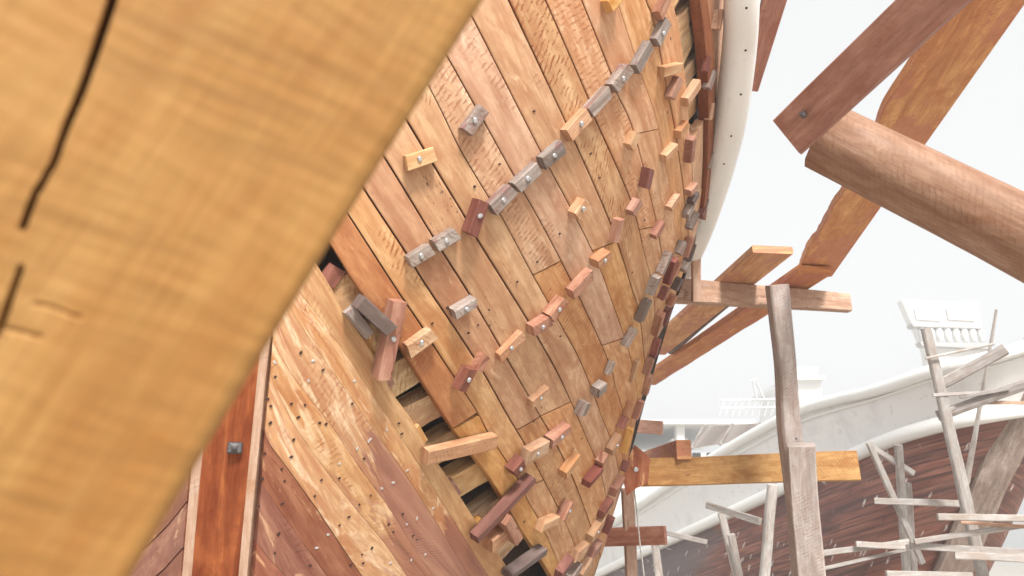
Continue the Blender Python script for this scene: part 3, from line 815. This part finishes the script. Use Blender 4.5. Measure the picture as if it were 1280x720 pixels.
# ------------------------------------------------------------------ foreground shore (out of focus), with its drying cracks
def shore():
    e0 = at(150, 744, .47); e1 = at(612, -12, .56)            # right-hand arris of the face
    ax = (e1 - e0).normalized()
    view = (raydir(300, 300)).normalized()
    inn = ax.cross(view).normalized()                          # across the face, towards the left of the picture
    if inn.dot(RT) > 0: inn = -inn
    nor = inn.cross(ax).normalized()
    if nor.dot(view) > 0: nor = -nor
    W, T = .40, .24
    # straight bottom end on the ground
    lo = -(e0.z) / ax.z
    L0, L1 = lo - .05, 1.1
    e0.z = e0.z
    vis0, vis1 = -.12, .72
    us = [L0 + (vis0 - L0) * i / 16 for i in range(16)] + [vis0 + (vis1 - vis0) * i / 520 for i in range(521)] + [vis1 + (L1 - vis1) * i / 16 for i in range(1, 17)]
    NV = 330
    vs = [0, .002, .005, .010] + [.010 + (W - .010) * i / NV for i in range(1, NV + 1)]
    def local(x, y):
        r = raydir(x, y); t = (e0 - CAM).dot(nor) / r.dot(nor); p = CAM + r * t - e0
        return p.dot(ax), p.dot(inn)
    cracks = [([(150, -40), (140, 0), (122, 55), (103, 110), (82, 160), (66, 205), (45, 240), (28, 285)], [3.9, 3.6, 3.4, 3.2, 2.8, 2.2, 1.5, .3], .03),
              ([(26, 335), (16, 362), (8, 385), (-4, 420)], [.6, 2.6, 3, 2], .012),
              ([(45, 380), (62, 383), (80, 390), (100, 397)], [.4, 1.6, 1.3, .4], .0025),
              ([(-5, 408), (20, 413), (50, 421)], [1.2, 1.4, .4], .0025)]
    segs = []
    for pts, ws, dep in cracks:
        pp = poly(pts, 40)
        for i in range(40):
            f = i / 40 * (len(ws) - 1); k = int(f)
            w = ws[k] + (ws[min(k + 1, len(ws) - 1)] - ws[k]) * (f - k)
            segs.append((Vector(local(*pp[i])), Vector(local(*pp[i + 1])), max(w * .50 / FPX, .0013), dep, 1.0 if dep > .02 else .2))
    bk_ = {}
    for sg in segs:
        for q_ in range(int(sg[0].x / .02) - 1, int(sg[0].x / .02) + 2): bk_.setdefault(q_, []).append(sg)
    V = []; A = []; UV = []; F = []
    for u in us:
        for v in vs:
            dz = .0; cr = 0
            if v < .010: dz = .006 * ((.010 - v) / .010) ** 2
            dz += .0015 * mnoise.noise(Vector((u * 6, v * 9, 3))) + .0006 * mnoise.noise(Vector((u * 90, v * 14, 8)))
            if vis0 < u < vis1:
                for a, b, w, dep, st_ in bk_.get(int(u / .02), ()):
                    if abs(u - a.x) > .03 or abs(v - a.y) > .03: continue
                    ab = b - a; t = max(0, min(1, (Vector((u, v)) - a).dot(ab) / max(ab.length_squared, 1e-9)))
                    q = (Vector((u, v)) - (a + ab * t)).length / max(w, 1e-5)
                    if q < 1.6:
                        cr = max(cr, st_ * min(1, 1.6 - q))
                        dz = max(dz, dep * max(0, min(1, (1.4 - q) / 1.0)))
            bow = .0045 * mnoise.noise(Vector((u * 2.2, 4, 4))) * max(0, 1 - v / .1)
            V.append(e0 + ax * u + inn * (v + bow) - nor * dz); A.append(cr); UV.append((u, v))
    n = len(vs); m_ = len(us)
    for i in range(m_ - 1):
        for j in range(n - 1):
            F.append([i * n + j, i * n + j + 1, (i + 1) * n + j + 1, (i + 1) * n + j])
    # sides and back
    b0 = len(V)
    for u in us:
        V.append(e0 + ax * u - nor * T); A.append(0); UV.append((u, -T))
        V.append(e0 + ax * u + inn * W - nor * T); A.append(0); UV.append((u, W + T))
    for i in range(m_ - 1):
        F.append([i * n, (i + 1) * n, b0 + 2 * (i + 1), b0 + 2 * i])
        F.append([i * n + n - 1, b0 + 2 * i + 1, b0 + 2 * (i + 1) + 1, (i + 1) * n + n - 1])
        F.append([b0 + 2 * i, b0 + 2 * i + 2, b0 + 2 * i + 3, b0 + 2 * i + 1])
    F.append([b0, b0 + 1] + [j for j in range(n - 1, -1, -1)])
    q = (m_ - 1)
    F.append([b0 + 2 * q + 1, b0 + 2 * q] + [q * n + j for j in range(n)])
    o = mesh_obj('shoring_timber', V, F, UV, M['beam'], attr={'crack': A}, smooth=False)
    return tag(o, 'huge out of focus tan shoring timber with a long dark crack, filling the left foreground', 'timber')
shore()

# ------------------------------------------------------------------ scaffold on the right
VZ = Vector((0, 0, 1)); TOC = Vector((0, -1, 0))
def px(w, d): return w * d / FPX
# top right: rust brown plank over a thick prop
p0, p1 = at(984, 172, 2.30), at(1310, -135, 1.66)
vw = ((p0 + p1) / 2 - CAM).normalized()
tag(timber('plank', p0, p1, .045, .132, M['scaf_brown'], uph=(p1 - p0).cross(vw).normalized(), ch=.003, wob=.003, roll=R(-13), skew0=.45), 'dark rust brown plank laid over the thick rounded prop, top right', 'plank', 'scaffold timbers beside the hull')
pk = bpy.data.objects['plank.%03d' % max(int(o.name[6:]) for o in bpy.data.objects if o.name.startswith('plank.') and not o.parent)] if False else [o for o in bpy.data.objects if o.name.startswith('plank') and not o.parent][-1]
fix('bolt', nut, at(1004, 143, 2.205), -vw, pk, .42, .55, .4)
p0, p1 = at(1030, 171, 2.62), at(1420, 368, 2.18)
p1 = p0 + (p1 - p0) * ((p0.z - .05) / (p0.z - p1.z))       # down to the ground
vw = raydir(1150, 235).normalized()
tag(timber('timber_prop', p0, p1, .232, .236, M['scaf_round'], uph=(p1 - p0).cross(vw).normalized(), sides=12, wob=.008, seg=40, roll=R(8)), 'thick rounded weathered prop sloping down to the right edge', 'timber prop', 'scaffold timbers beside the hull')
for f_ in bpy.data.objects['timber_prop'].data.polygons: f_.use_smooth = len(f_.vertices) == 4
# long live edged planks running along the hull, seen from below
ZP = 1.9 + 1.62
a = atz(1268, -60, ZP + .06); b_ = atz(1014, 343, ZP + .005)
tag(timber('plank', a, b_, .25, .045, M['scaf_orange'], live=.034, ch=.004, seg=90), 'long orange plank with a ragged live edge and water stain, running behind the thick prop', 'plank', 'scaffold timbers beside the hull')
a = atz(1019, 337, ZP - .05); b_ = atz(806, 478, ZP - .05)
tag(timber('plank', b_, a, .225, .05, M['scaf_orange'], live=.012, ch=.004, seg=30), 'orange plank resting on the tan crossbeam, continuing the live edged plank downwards', 'plank', 'scaffold timbers beside the hull')
a = atz(966, 312, ZP - .05); b_ = atz(815, 440, ZP - .05)
tag(timber('plank', b_, a, .24, .045, M['scaf_orange'], ch=.004, seg=20), 'short orange plank with a pale sawn end, lying on the tan crossbeam nearest the hull', 'plank', 'scaffold timbers beside the hull')
a = atz(918, 372, ZP - .02); b_ = atz(838, 440, ZP - .02)
tag(timber('pole', b_, a, .05, .05, M['bdark'], sides=8, wob=.008), 'thin dark grey pole lying in the slot between two orange planks', 'pole')
# crossbeam D and its post
tag(timber('crossbeam', at(842, 363, 4.6), at(1061, 379, 4.75), .06, .155, M['scaf_tan'], h1=.118, ch=.005, wob=.004), 'tan crossbeam on top of the grey post, carrying the orange planks', 'beam', 'scaffold timbers beside the hull')
tag(timber('batten', at(870, 306, 4.5), at(870, 377, 4.5), .05, .052, M['strip'], uph=TOC, ch=.004), 'short pale upright batten nailed to the tan crossbeam beside the hull', 'batten')
def post(name, x0, y0, d0, x1, y1, d1, w, th, mat, ground=True, **k):
    p0 = at(x0, y0, d0); p1 = at(x1, y1, d1)
    if ground:
        ax = p1 - p0; p1 = p0 + ax * ((p0.z + .05) / -ax.z)
    return timber(name, p0, p1, w, th, mat, uph=TOC, **k)
tag(post('post', 971, 356, 4.52, 987, 548, 4.52, .112, .10, M['scaf_grey'], wob=.014, ch=.01, bend=Vector((.010, 0, 0))), 'tall weathered grey post under the tan crossbeam', 'post', 'scaffold timbers beside the hull')
tag(post('post', 1001, 556, 4.36, 1014, 722, 4.36, .155, .12, M['scaf_grey'], wob=.008, ch=.008, roll=.35), 'wide pale grey post standing in front of the yellow crossbeam', 'post', 'scaffold timbers beside the hull')
# crossbeam H with the purple cheek block
H = timber('crossbeam', at(800, 591, 5.15), at(1073, 582, 4.75), .06, .185, M['scaf_yellow'], ch=.004, wob=.004)
tag(H, 'yellow brown crossbeam behind the wide grey post, purple cheek block at its hull end', 'beam', 'scaffold timbers beside the hull')
ck = [(793, 556), (801, 562), (813, 573), (810, 604), (796, 610), (783, 620), (779, 600), (784, 575)]
V = [at(x, y, 5.02) for x, y in ck] + [at(x, y, 5.10) for x, y in ck]
n = len(ck)
F = [list(range(n))[::-1], list(range(n, 2 * n))] + [[i, (i + 1) % n, n + (i + 1) % n, n + i] for i in range(n)]
UVc = [(v.z * 1.0, v.x) for v in V]
ckb = mesh_obj('cheek_block', V, F, UVc, M['garb_purple'], H)
fix('bolt', BOLTME, at(795, 587, 5.018), Vector((.1, -.95, -.3)).normalized(), ckb, 1.6, 1.6)
tag(timber('timber_offcut', at(812, 574, 6.3), at(855, 562, 5.05), .10, .13, M['scaf_orange'], ch=.004), 'squared orange timber end resting on the yellow crossbeam', 'timber', 'scaffold timbers beside the hull')
tag(timber('board', at(775, 531, 6.3), at(828, 535, 6.1), .03, .11, M['scaf_pink'], ch=.003, skew1=.0), 'small pale pink board end sticking out above the purple cheek block', 'board')
tag(timber('crossbeam', at(745, 672, 5.7), at(832, 669, 5.45), .06, .135, M['scaf_pink'], ch=.004, wob=.003), 'short pinkish crossbeam low beside the hull, below the yellow crossbeam', 'beam', 'scaffold timbers beside the hull')
tag(post('post', 784, 612, 5.62, 789, 720, 5.62, .085, .09, M['scaf_tan'], wob=.006), 'slim post behind the short pinkish crossbeam', 'post', 'scaffold timbers beside the hull')
tag(tube('cord', [at(792, 606, 5.2), at(796, 640, 5.22), at(800, 680, 5.24), at(806, 728, 5.26), at(812, 790, 5.28)], .005, M['rope'], seg=16, sides=6), 'thin pale cord hanging below the purple cheek block', 'cord')
tag(timber('plank', at(990, -80, 3.6), at(936, 112, 4.1), .035, .14, M['scaf_pink'], uph=Vector((1, -.3, 0)), w1=.03, h1=.10), 'reddish plank seen behind the white rubbing rail at the top', 'plank')

# ------------------------------------------------------------------ the second boat
B2 = empty('wooden_boat', at(1225, 720, 8.0)); B2.location.z = 0
tag(B2, 'finished boat on the right with white topsides and red brown planked bottom', 'boat')
ST = [  # stations, each: rows (x,y,d) rail top, lower rail, bilge..., keel
 [(1312, 424, 6.75), (1290, 512, 7.0), (1262, 560, 7.2), (1228, 640, 7.5), (1200, 712, 7.7), (1150, 830, 8.0)],
 [(1245, 446, 6.85), (1238, 520, 7.0), (1205, 600, 7.25), (1165, 700, 7.6), (1140, 780, 7.9), (1105, 880, 8.3)],
 [(1170, 463, 7.2), (1170, 534, 7.3), (1140, 625, 7.45), (1100, 735, 7.8), (1070, 830, 8.2), (1050, 900, 8.7)],
 [(1100, 487, 7.8), (1100, 557, 7.85), (1075, 650, 7.95), (1040, 760, 8.3), (1020, 840, 8.8), (1010, 890, 9.3)],
 [(1000, 514, 9.0), (1000, 603, 9.0), (975, 680, 9.1), (955, 770, 9.4), (945, 830, 9.9), (940, 860, 10.4)],
 [(891, 573, 10.6), (891, 653, 10.6), (875, 710, 10.7), (865, 770, 11), (858, 810, 11.6), (855, 830, 12.2)],
 [(800, 632, 12.6), (800, 694, 12.6), (790, 735, 12.7), (785, 770, 13), (782, 795, 13.8), (780, 805, 14.5)],
 [(715, 690, 15.5), (715, 735, 15.5), (710, 755, 15.6), (708, 770, 16), (706, 782, 17), (704, 790, 18)]]
def b2pt(u, v):
    rows = [[crv([ST[s][r][k] for s in range(8)], u) for k in range(3)] for r in range(6)]
    return at(*[crv([q[k] for q in rows], v) for k in range(3)])
stem_b = b2pt(0, 0); axd = Vector((-.25, .97, 0)).normalized(); nrm = Vector((axd.y, -axd.x, 0))
STEM0 = b2pt(0, 1)
def mirror(p):
    d = (p - STEM0).dot(nrm); return p - nrm * (2 * d)
def loft(name, v0, v1, nv, mat, parent, mir=False, nu=60, off=0.0):
    V = []; F = []; UV = []
    for i in range(nu + 1):
        for j in range(nv + 1):
            p = b2pt(7 * i / nu, v0 + (v1 - v0) * j / nv)
            if mir: p = mirror(p) if (p - STEM0).dot(nrm) < 0 else p + nrm * .02
            V.append(p); UV.append((0, 0))
    W = nv + 1
    acc = [0.0] * W
    for i in range(nu + 1):
        s = 0
        for j in range(W):
            if i: acc[j] += (V[i * W + j] - V[(i - 1) * W + j]).length
            if j: s += (V[i * W + j] - V[i * W + j - 1]).length
            UV[i * W + j] = (acc[min(W - 1, 1)], s)
    for i in range(nu):
        for j in range(nv):
            f = [i * W + j, i * W + j + 1, (i + 1) * W + j + 1, (i + 1) * W + j]
            F.append(f[::-1] if mir else f)
    return mesh_obj(name, V, F, UV, mat, parent, smooth=True)
loft('topside', 0, 1.08, 6, M['white_old'], B2); loft('topside', 0, 1.08, 6, M['white_old'], B2, True)
loft('bottom_planking', 1.08, 5, 24, M['hull2'], B2); loft('bottom_planking', 1.08, 5, 24, M['hull2'], B2, True)
def railline(v, out): return [b2pt(7 * i / 20, v) - nrm * out for i in range(21)]
tube('cap_rail', railline(.0, .02), .062, M['white'], B2, seg=60)
tube('rubbing_rail', railline(.98, .02), .075, M['white'], B2, seg=60)
tube('trim_moulding', railline(.22, .01), .016, M['white'], B2, seg=60, sides=8)
V, F, UV = timber_geo(at(1312, 420, 6.9), at(1150, 800, 7.85), .30, .34, Vector((-.3, -1, 0)), ch=.03, wob=.02)
mesh_obj('stem_post', V, F, UV, M['stem_grey'], B2)
# deck closes the boat
V = []; F = []
for i in range(31):
    p = b2pt(7 * i / 30, .25); V += [p, mirror(p) if (p - STEM0).dot(nrm) < 0 else p + nrm * .01]
for i in range(30): F.append([2 * i, 2 * i + 1, 2 * i + 3, 2 * i + 2])
mesh_obj('deck', V, F, [(v.x, v.y) for v in V], M['ship_grey'], B2)

# staging round the second boat
def pole(lab, x0, y0, d0, x1, y1, d1, w, mat='pole', ground=False, name='pole', round_=False, tip=1.0, flat=.7, cat='pole'):
    p0, p1 = at(x0, y0, d0), at(x1, y1, d1)
    wm = w * (d0 + d1) / 2 / FPX
    if ground:
        ax = p1 - p0
        p1 = p0 + ax * ((p0.z + .05) / -ax.z)
    V, F, UV = timber_geo(p0, p1, wm * tip, wm * flat * tip, TOC if abs((p1 - p0).normalized().z) > .6 else VZ.cross(p1 - p0), wob=wm * .09, w1=wm, h1=wm * flat, ch=wm * .1, sides=8 if round_ else None)
    if round_ is False and abs((p1 - p0).normalized().z) <= .6:
        V, F, UV = timber_geo(p0, p1, wm * flat * tip, wm * tip, VZ, wob=wm * .09, w1=wm * flat, h1=wm, ch=wm * .1)
    o = mesh_obj(name, V, F, UV, M[mat])
    return tag(o, lab, cat, 'staging around the second boat')
pole('tall wide bleached plank post rising above the white rail of the second boat', 1158, 410, 6.5, 1229, 724, 6.2, 15, ground=True, tip=.8, name='post', cat='post')
pole('thin pointed pole crossing the white topsides near the right edge', 1246, 387, 6.55, 1208, 604, 6.7, 8, round_=True, tip=.35)
pole('wide grey plank slanting up across the white cap rail', 1178, 480, 6.45, 1256, 437, 6.4, 14, 'pole_grey', name='plank', cat='plank')
pole('thin rod tied to the top of the tall wide post', 1157, 448, 6.4, 1242, 430, 6.4, 3.5, round_=True)
pole('gnarled grey log lying across the topsides at the right edge', 1172, 520, 6.45, 1290, 478, 6.3, 13, 'pole_grey', round_=True, name='log', cat='log')
pole('stick laid on the gnarled grey log, upper one', 1166, 494, 6.4, 1242, 490, 6.35, 4)
pole('short dark stick across the gnarled grey log', 1200, 497, 6.36, 1262, 486, 6.3, 3.5, 'pole_grey')
pole('reddish thin rod leaving the frame at the right, just above the lower white rail', 1222, 503, 6.4, 1295, 504, 6.3, 4.5, 'scaf_tan')
pole('straight pale post in front of the red hull, left of the darker post', 1123, 556, 6.9, 1131, 690, 6.9, 9, ground=True, name='post', cat='post')
pole('dark grey weathered post beside the straight pale post', 1133, 604, 7.0, 1142, 724, 7.0, 10, 'pole_grey', ground=True, name='post', cat='post')
pole('diagonal pale lath leaning from upper left to lower right across the pale post', 1086, 553, 6.8, 1153, 704, 6.7, 7.5, name='lath', cat='lath')
pole('short plank hanging under the lower rail, at the head of the diagonal lath', 1088, 558, 6.95, 1142, 592, 6.9, 7, name='plank', cat='plank')
pole('horizontal pale batten fixed halfway up the dark grey post', 1093, 626, 6.75, 1204, 630, 6.5, 8, name='batten', cat='batten')
pole('bowed pale pole starting behind the wide grey post, upper of two', 1018, 693, 6.6, 1136, 677, 6.6, 7)
pole('thin pale pole starting behind the wide grey post, lower of two', 1016, 714, 6.55, 1132, 687, 6.6, 4)
pole('flat board end lying on the bowed pale pole', 1070, 680, 6.55, 1131, 684, 6.5, 7, name='board', cat='board')
pole('pale plank with a square left end, topmost of the stack at right', 1172, 646, 6.0, 1292, 648, 5.9, 8.5, name='plank', cat='plank')
pole('thin tan lath just below the topmost plank of the stack', 1201, 653, 6.05, 1292, 659, 5.95, 4, 'scaf_tan', name='lath', cat='lath')
pole('pale pole rising to the right through the stack at right', 1143, 677, 6.05, 1292, 655, 6.0, 6.5)
pole('long pale plank sloping slightly down to the right, below the rising pole', 1138, 682, 6.1, 1292, 692, 6.0, 9, name='plank', cat='plank')
pole('lowest broad plank at the right edge, pale grey', 1193, 694, 6.05, 1292, 699, 5.95, 9, name='plank', cat='plank')
pole('board low at the bottom edge, left of the tall wide post', 1108, 717, 6.0, 1215, 719, 6.0, 7, name='board', cat='board')
pole('leaning pale post, left of the pair under the yellow crossbeam', 901, 640, 8.6, 922, 722, 8.5, 11, ground=True, tip=.8, name='post', cat='post')
pole('leaning pale post, right of the pair under the yellow crossbeam', 966, 606, 7.8, 955, 722, 7.8, 12, ground=True, name='post', cat='post')
pole('grey board linking the heads of the pair of leaning posts', 884, 631, 8.3, 950, 652, 7.7, 9, 'pole_grey', name='board', cat='board')
pole('narrow splice batten nailed to the left leaning post', 914, 668, 8.4, 924, 722, 8.4, 9, ground=True, name='batten', cat='batten')
pole('short pale post just right of the pinkish crossbeam end', 818, 674, 9.5, 824, 722, 9.5, 9, ground=True, name='post', cat='post')
pole('grey plank lying on the short pale post by the pinkish crossbeam', 822, 664, 9.4, 884, 678, 9.2, 6, 'pole_grey', name='plank', cat='plank')

# ------------------------------------------------------------------ white vessels behind
def boxes(parent, name, mat, items):
    mb = MB()
    for p0, p1, w, h in items: mb.add(*timber_geo(p0, p1, w, h, VZ, ch=.004, seg=1))
    return mb.build(name, mat, parent)
WV = empty('white_vessel', at(900, 560, 19)); WV.location.z = 0
tag(WV, 'far white ship with railed upper deck, slatted awning and small wheelhouse', 'ship')
def pxbox(x0, y0, x1, y1, d, th):
    """solid whose front is the pixel rectangle at depth d, th metres deep"""
    q = [(x0, y0), (x1, y0), (x1, y1), (x0, y1)]
    a = [at(x, y, d) for x, y in q]
    bk = [p + Vector((0, th, 0)) for p in a]
    V = a + bk
    F = [[3, 2, 1, 0], [4, 5, 6, 7], [0, 1, 5, 4], [1, 2, 6, 5], [2, 3, 7, 6], [3, 0, 4, 7]]
    UV = [[(V[i].x + V[i].y, V[i].z) for i in f] for f in F]
    return V, F, UV
def part(parent, name, mat, rects):
    mb = MB()
    for r in rects: mb.add(*pxbox(*r))
    return mb.build(name, M[mat], parent)
part(WV, 'hull', 'ship_white', [(690, 566, 1050, 800, 19, 5)])
part(WV, 'upper_deck', 'ship_white', [(715, 524, 945, 530, 18.6, 5.5), (840, 548, 860, 566, 19, .4), (846, 530, 856, 566, 18.8, .3)])
part(WV, 'wheelhouse', 'ship_white', [(992, 474, 1027, 530, 21, 3), (985, 470, 1032, 474, 20.8, 3.4)])
part(WV, 'wheelhouse_top', 'ship_white', [(996, 459, 1022, 470, 21.2, 1.5)])
railv = MB()
for i, xx in enumerate(range(905, 1035, 8)):
    yt = 502 - 0.0 * i
    railv.add(*timber_geo(at(xx - 6, 520, 20), at(xx, 500, 20), .035, .035, TOC, ch=.004, seg=1))
for yy in (500, 510): railv.add(*timber_geo(at(900, yy, 20), at(1040, yy - 2, 20), .045, .045, VZ, ch=.004, seg=1))
railv.build('railing', M['ship_grey'], WV)
sl = MB()
for i in range(13):
    f = i / 12
    sl.add(*timber_geo(at(862 + f * 22, 560 - f * 26, 17.5 + f * .6), at(934 + f * 12, 549 - f * 19, 17.8 + f * .6), .05, .03, VZ, ch=.004, seg=1))
for x_ in (864, 900, 934): sl.add(*timber_geo(at(x_, 561 - (x_ - 864) * .15, 17.4), at(x_ + 16, 532 - (x_ - 864) * .05, 18.3), .05, .05, VZ, ch=.004, seg=1))
sl.build('slatted_awning', M['pole_grey'], WV)
mk_ = MB()
for (x0, y0, x1, y1) in ((941, 472, 946, 500), (946, 478, 956, 500), (936, 476, 946, 474)):
    mk_.add(*timber_geo(at(x0, y0, 20), at(x1, y1, 20), .05, .05, TOC, ch=.004, seg=1))
mk_.build('mast', M['ship_grey'], WV)
wd = MB()
for x_ in (866, 884, 902): wd.add(*pxbox(x_, 566, x_ + 10, 571, 18.95, .06))
wd.build('window', M['nut'], WV)

DH = empty('deckhouse', at(1188, 430, 23)); DH.location.z = 0
tag(DH, 'white balustraded deckhouse standing up behind the second boat', 'deckhouse')
def dq(pts, d, th, name, mat):
    n = len(pts); V = [at(x, y, d) for x, y in pts]; V += [v + Vector((0, th, 0)) for v in V]
    F = [list(range(n))[::-1], list(range(n, 2 * n))] + [[i, (i + 1) % n, n + (i + 1) % n, n + i] for i in range(n)]
    return mesh_obj(name, V, F, [(v.x + v.y, v.z) for v in V], M[mat], DH)
dq([(1127, 375), (1222, 378), (1228, 408), (1140, 404)], 23, .3, 'fascia', 'ship_white')
for (x0, x1) in ((1143, 1175), (1183, 1218)):
    dq([(x0, 384), (x1, 386), (x1 + 2, 401), (x0 + 3, 399)], 22.95, .04, 'panel', 'ship_white')
dq([(1140, 404), (1228, 408), (1231, 411), (1142, 408)], 22.9, .35, 'ledge', 'ship_grey')
for i in range(8):
    x = 1152 + i * 10.4
    p = [at(x, 409, 23), at(x + .6, 413, 23), at(x + 1.4, 418, 23), at(x + 2, 423, 23), at(x + 2.4, 428, 23)]
    tube('baluster', p, lambda t: .06 + .05 * math.sin(t * math.pi), M['ship_white'], DH, seg=8, sides=8)
dq([(1150, 427), (1236, 430), (1240, 436), (1153, 432)], 22.9, .3, 'handrail', 'ship_grey')
dq([(1156, 432), (1242, 436), (1250, 640), (1190, 640)], 23.1, .3, 'wall', 'ship_white')
dq([(1127, 375), (1140, 404), (1165, 460), (1152, 420)], 23.05, .2, 'bracket', 'ship_white')

hz = bpy.data.materials.new('sea_haze'); hz.use_nodes = True; hz.node_tree.nodes.clear()
ho = hz.node_tree.nodes.new('ShaderNodeOutputMaterial'); hv = hz.node_tree.nodes.new('ShaderNodeVolumePrincipled')
hv.inputs['Density'].default_value = .010; hv.inputs['Color'].default_value = (.96, .97, .98, 1); hv.inputs['Anisotropy'].default_value = .2
hz.node_tree.links.new(hv.outputs[0], ho.inputs['Volume'])
HX = 90.0
V = [Vector((x, y, z)) for z in (-1.0, 9.0) for (x, y) in ((-HX, -HX), (HX, -HX), (HX, HX), (-HX, HX))]
tag(mesh_obj('haze', V, [[0, 3, 2, 1], [4, 5, 6, 7], [0, 1, 5, 4], [1, 2, 6, 5], [2, 3, 7, 6], [3, 0, 4, 7]], None, hz), kind='stuff')

# ------------------------------------------------------------------ light, world, camera
SUN_EL, SUN_AZ = R(41), R(168)      # azimuth measured clockwise from +Y: behind the camera, to its right
sd = Vector((math.sin(SUN_AZ) * math.cos(SUN_EL), math.cos(SUN_AZ) * math.cos(SUN_EL), math.sin(SUN_EL)))
sl = bpy.data.lights.new('sun', 'SUN'); sl.energy = 3.3; sl.angle = R(11); sl.color = (1, .96, .90)
so = bpy.data.objects.new('sun', sl); COL.objects.link(so); so.rotation_euler = sd.to_track_quat('Z', 'Y').to_euler(); so.location = (0, 0, 30)
w = bpy.data.worlds.new('World'); SC.world = w; w.use_nodes = True
nt = w.node_tree; nt.nodes.clear()
out = nt.nodes.new('ShaderNodeOutputWorld'); bg = nt.nodes.new('ShaderNodeBackground')
sky = nt.nodes.new('ShaderNodeTexSky'); sky.sky_type = 'NISHITA'; sky.sun_disc = False
sky.sun_elevation = SUN_EL; sky.sun_rotation = SUN_AZ; sky.air_density = 1.2; sky.dust_density = 5.0; sky.ozone_density = .6
hs = nt.nodes.new('ShaderNodeHueSaturation'); hs.inputs['Saturation'].default_value = .18; hs.inputs['Value'].default_value = 1.0
mx = nt.nodes.new('ShaderNodeMix'); mx.data_type = 'RGBA'; mx.inputs[0].default_value = .75
nt.links.new(sky.outputs[0], hs.inputs['Color']); nt.links.new(hs.outputs[0], mx.inputs[6]); mx.inputs[7].default_value = (3.8, 3.81, 3.78, 1)   # high thin cloud
nt.links.new(mx.outputs[2], bg.inputs['Color'])
bg.inputs['Strength'].default_value = .15
nt.links.new(bg.outputs[0], out.inputs['Surface'])

cd = bpy.data.cameras.new('camera'); co = bpy.data.objects.new('camera', cd); COL.objects.link(co)
cd.lens = 26; cd.sensor_width = 36; cd.clip_start = .02; cd.clip_end = 2000
co.location = CAM; co.rotation_euler = (R(90) + PITCH, 0, 0)
cd.dof.use_dof = True; cd.dof.focus_distance = 3.4; cd.dof.aperture_fstop = 3.9
SC.camera = co
SC.view_settings.view_transform = 'Standard'; SC.view_settings.look = 'None'
SC.view_settings.exposure = 0.87; SC.view_settings.gamma = 1; SC.view_settings.use_curve_mapping = False
SC.render.engine = 'CYCLES'
SC.cycles.use_denoising = True
SC.cycles.max_bounces = 6
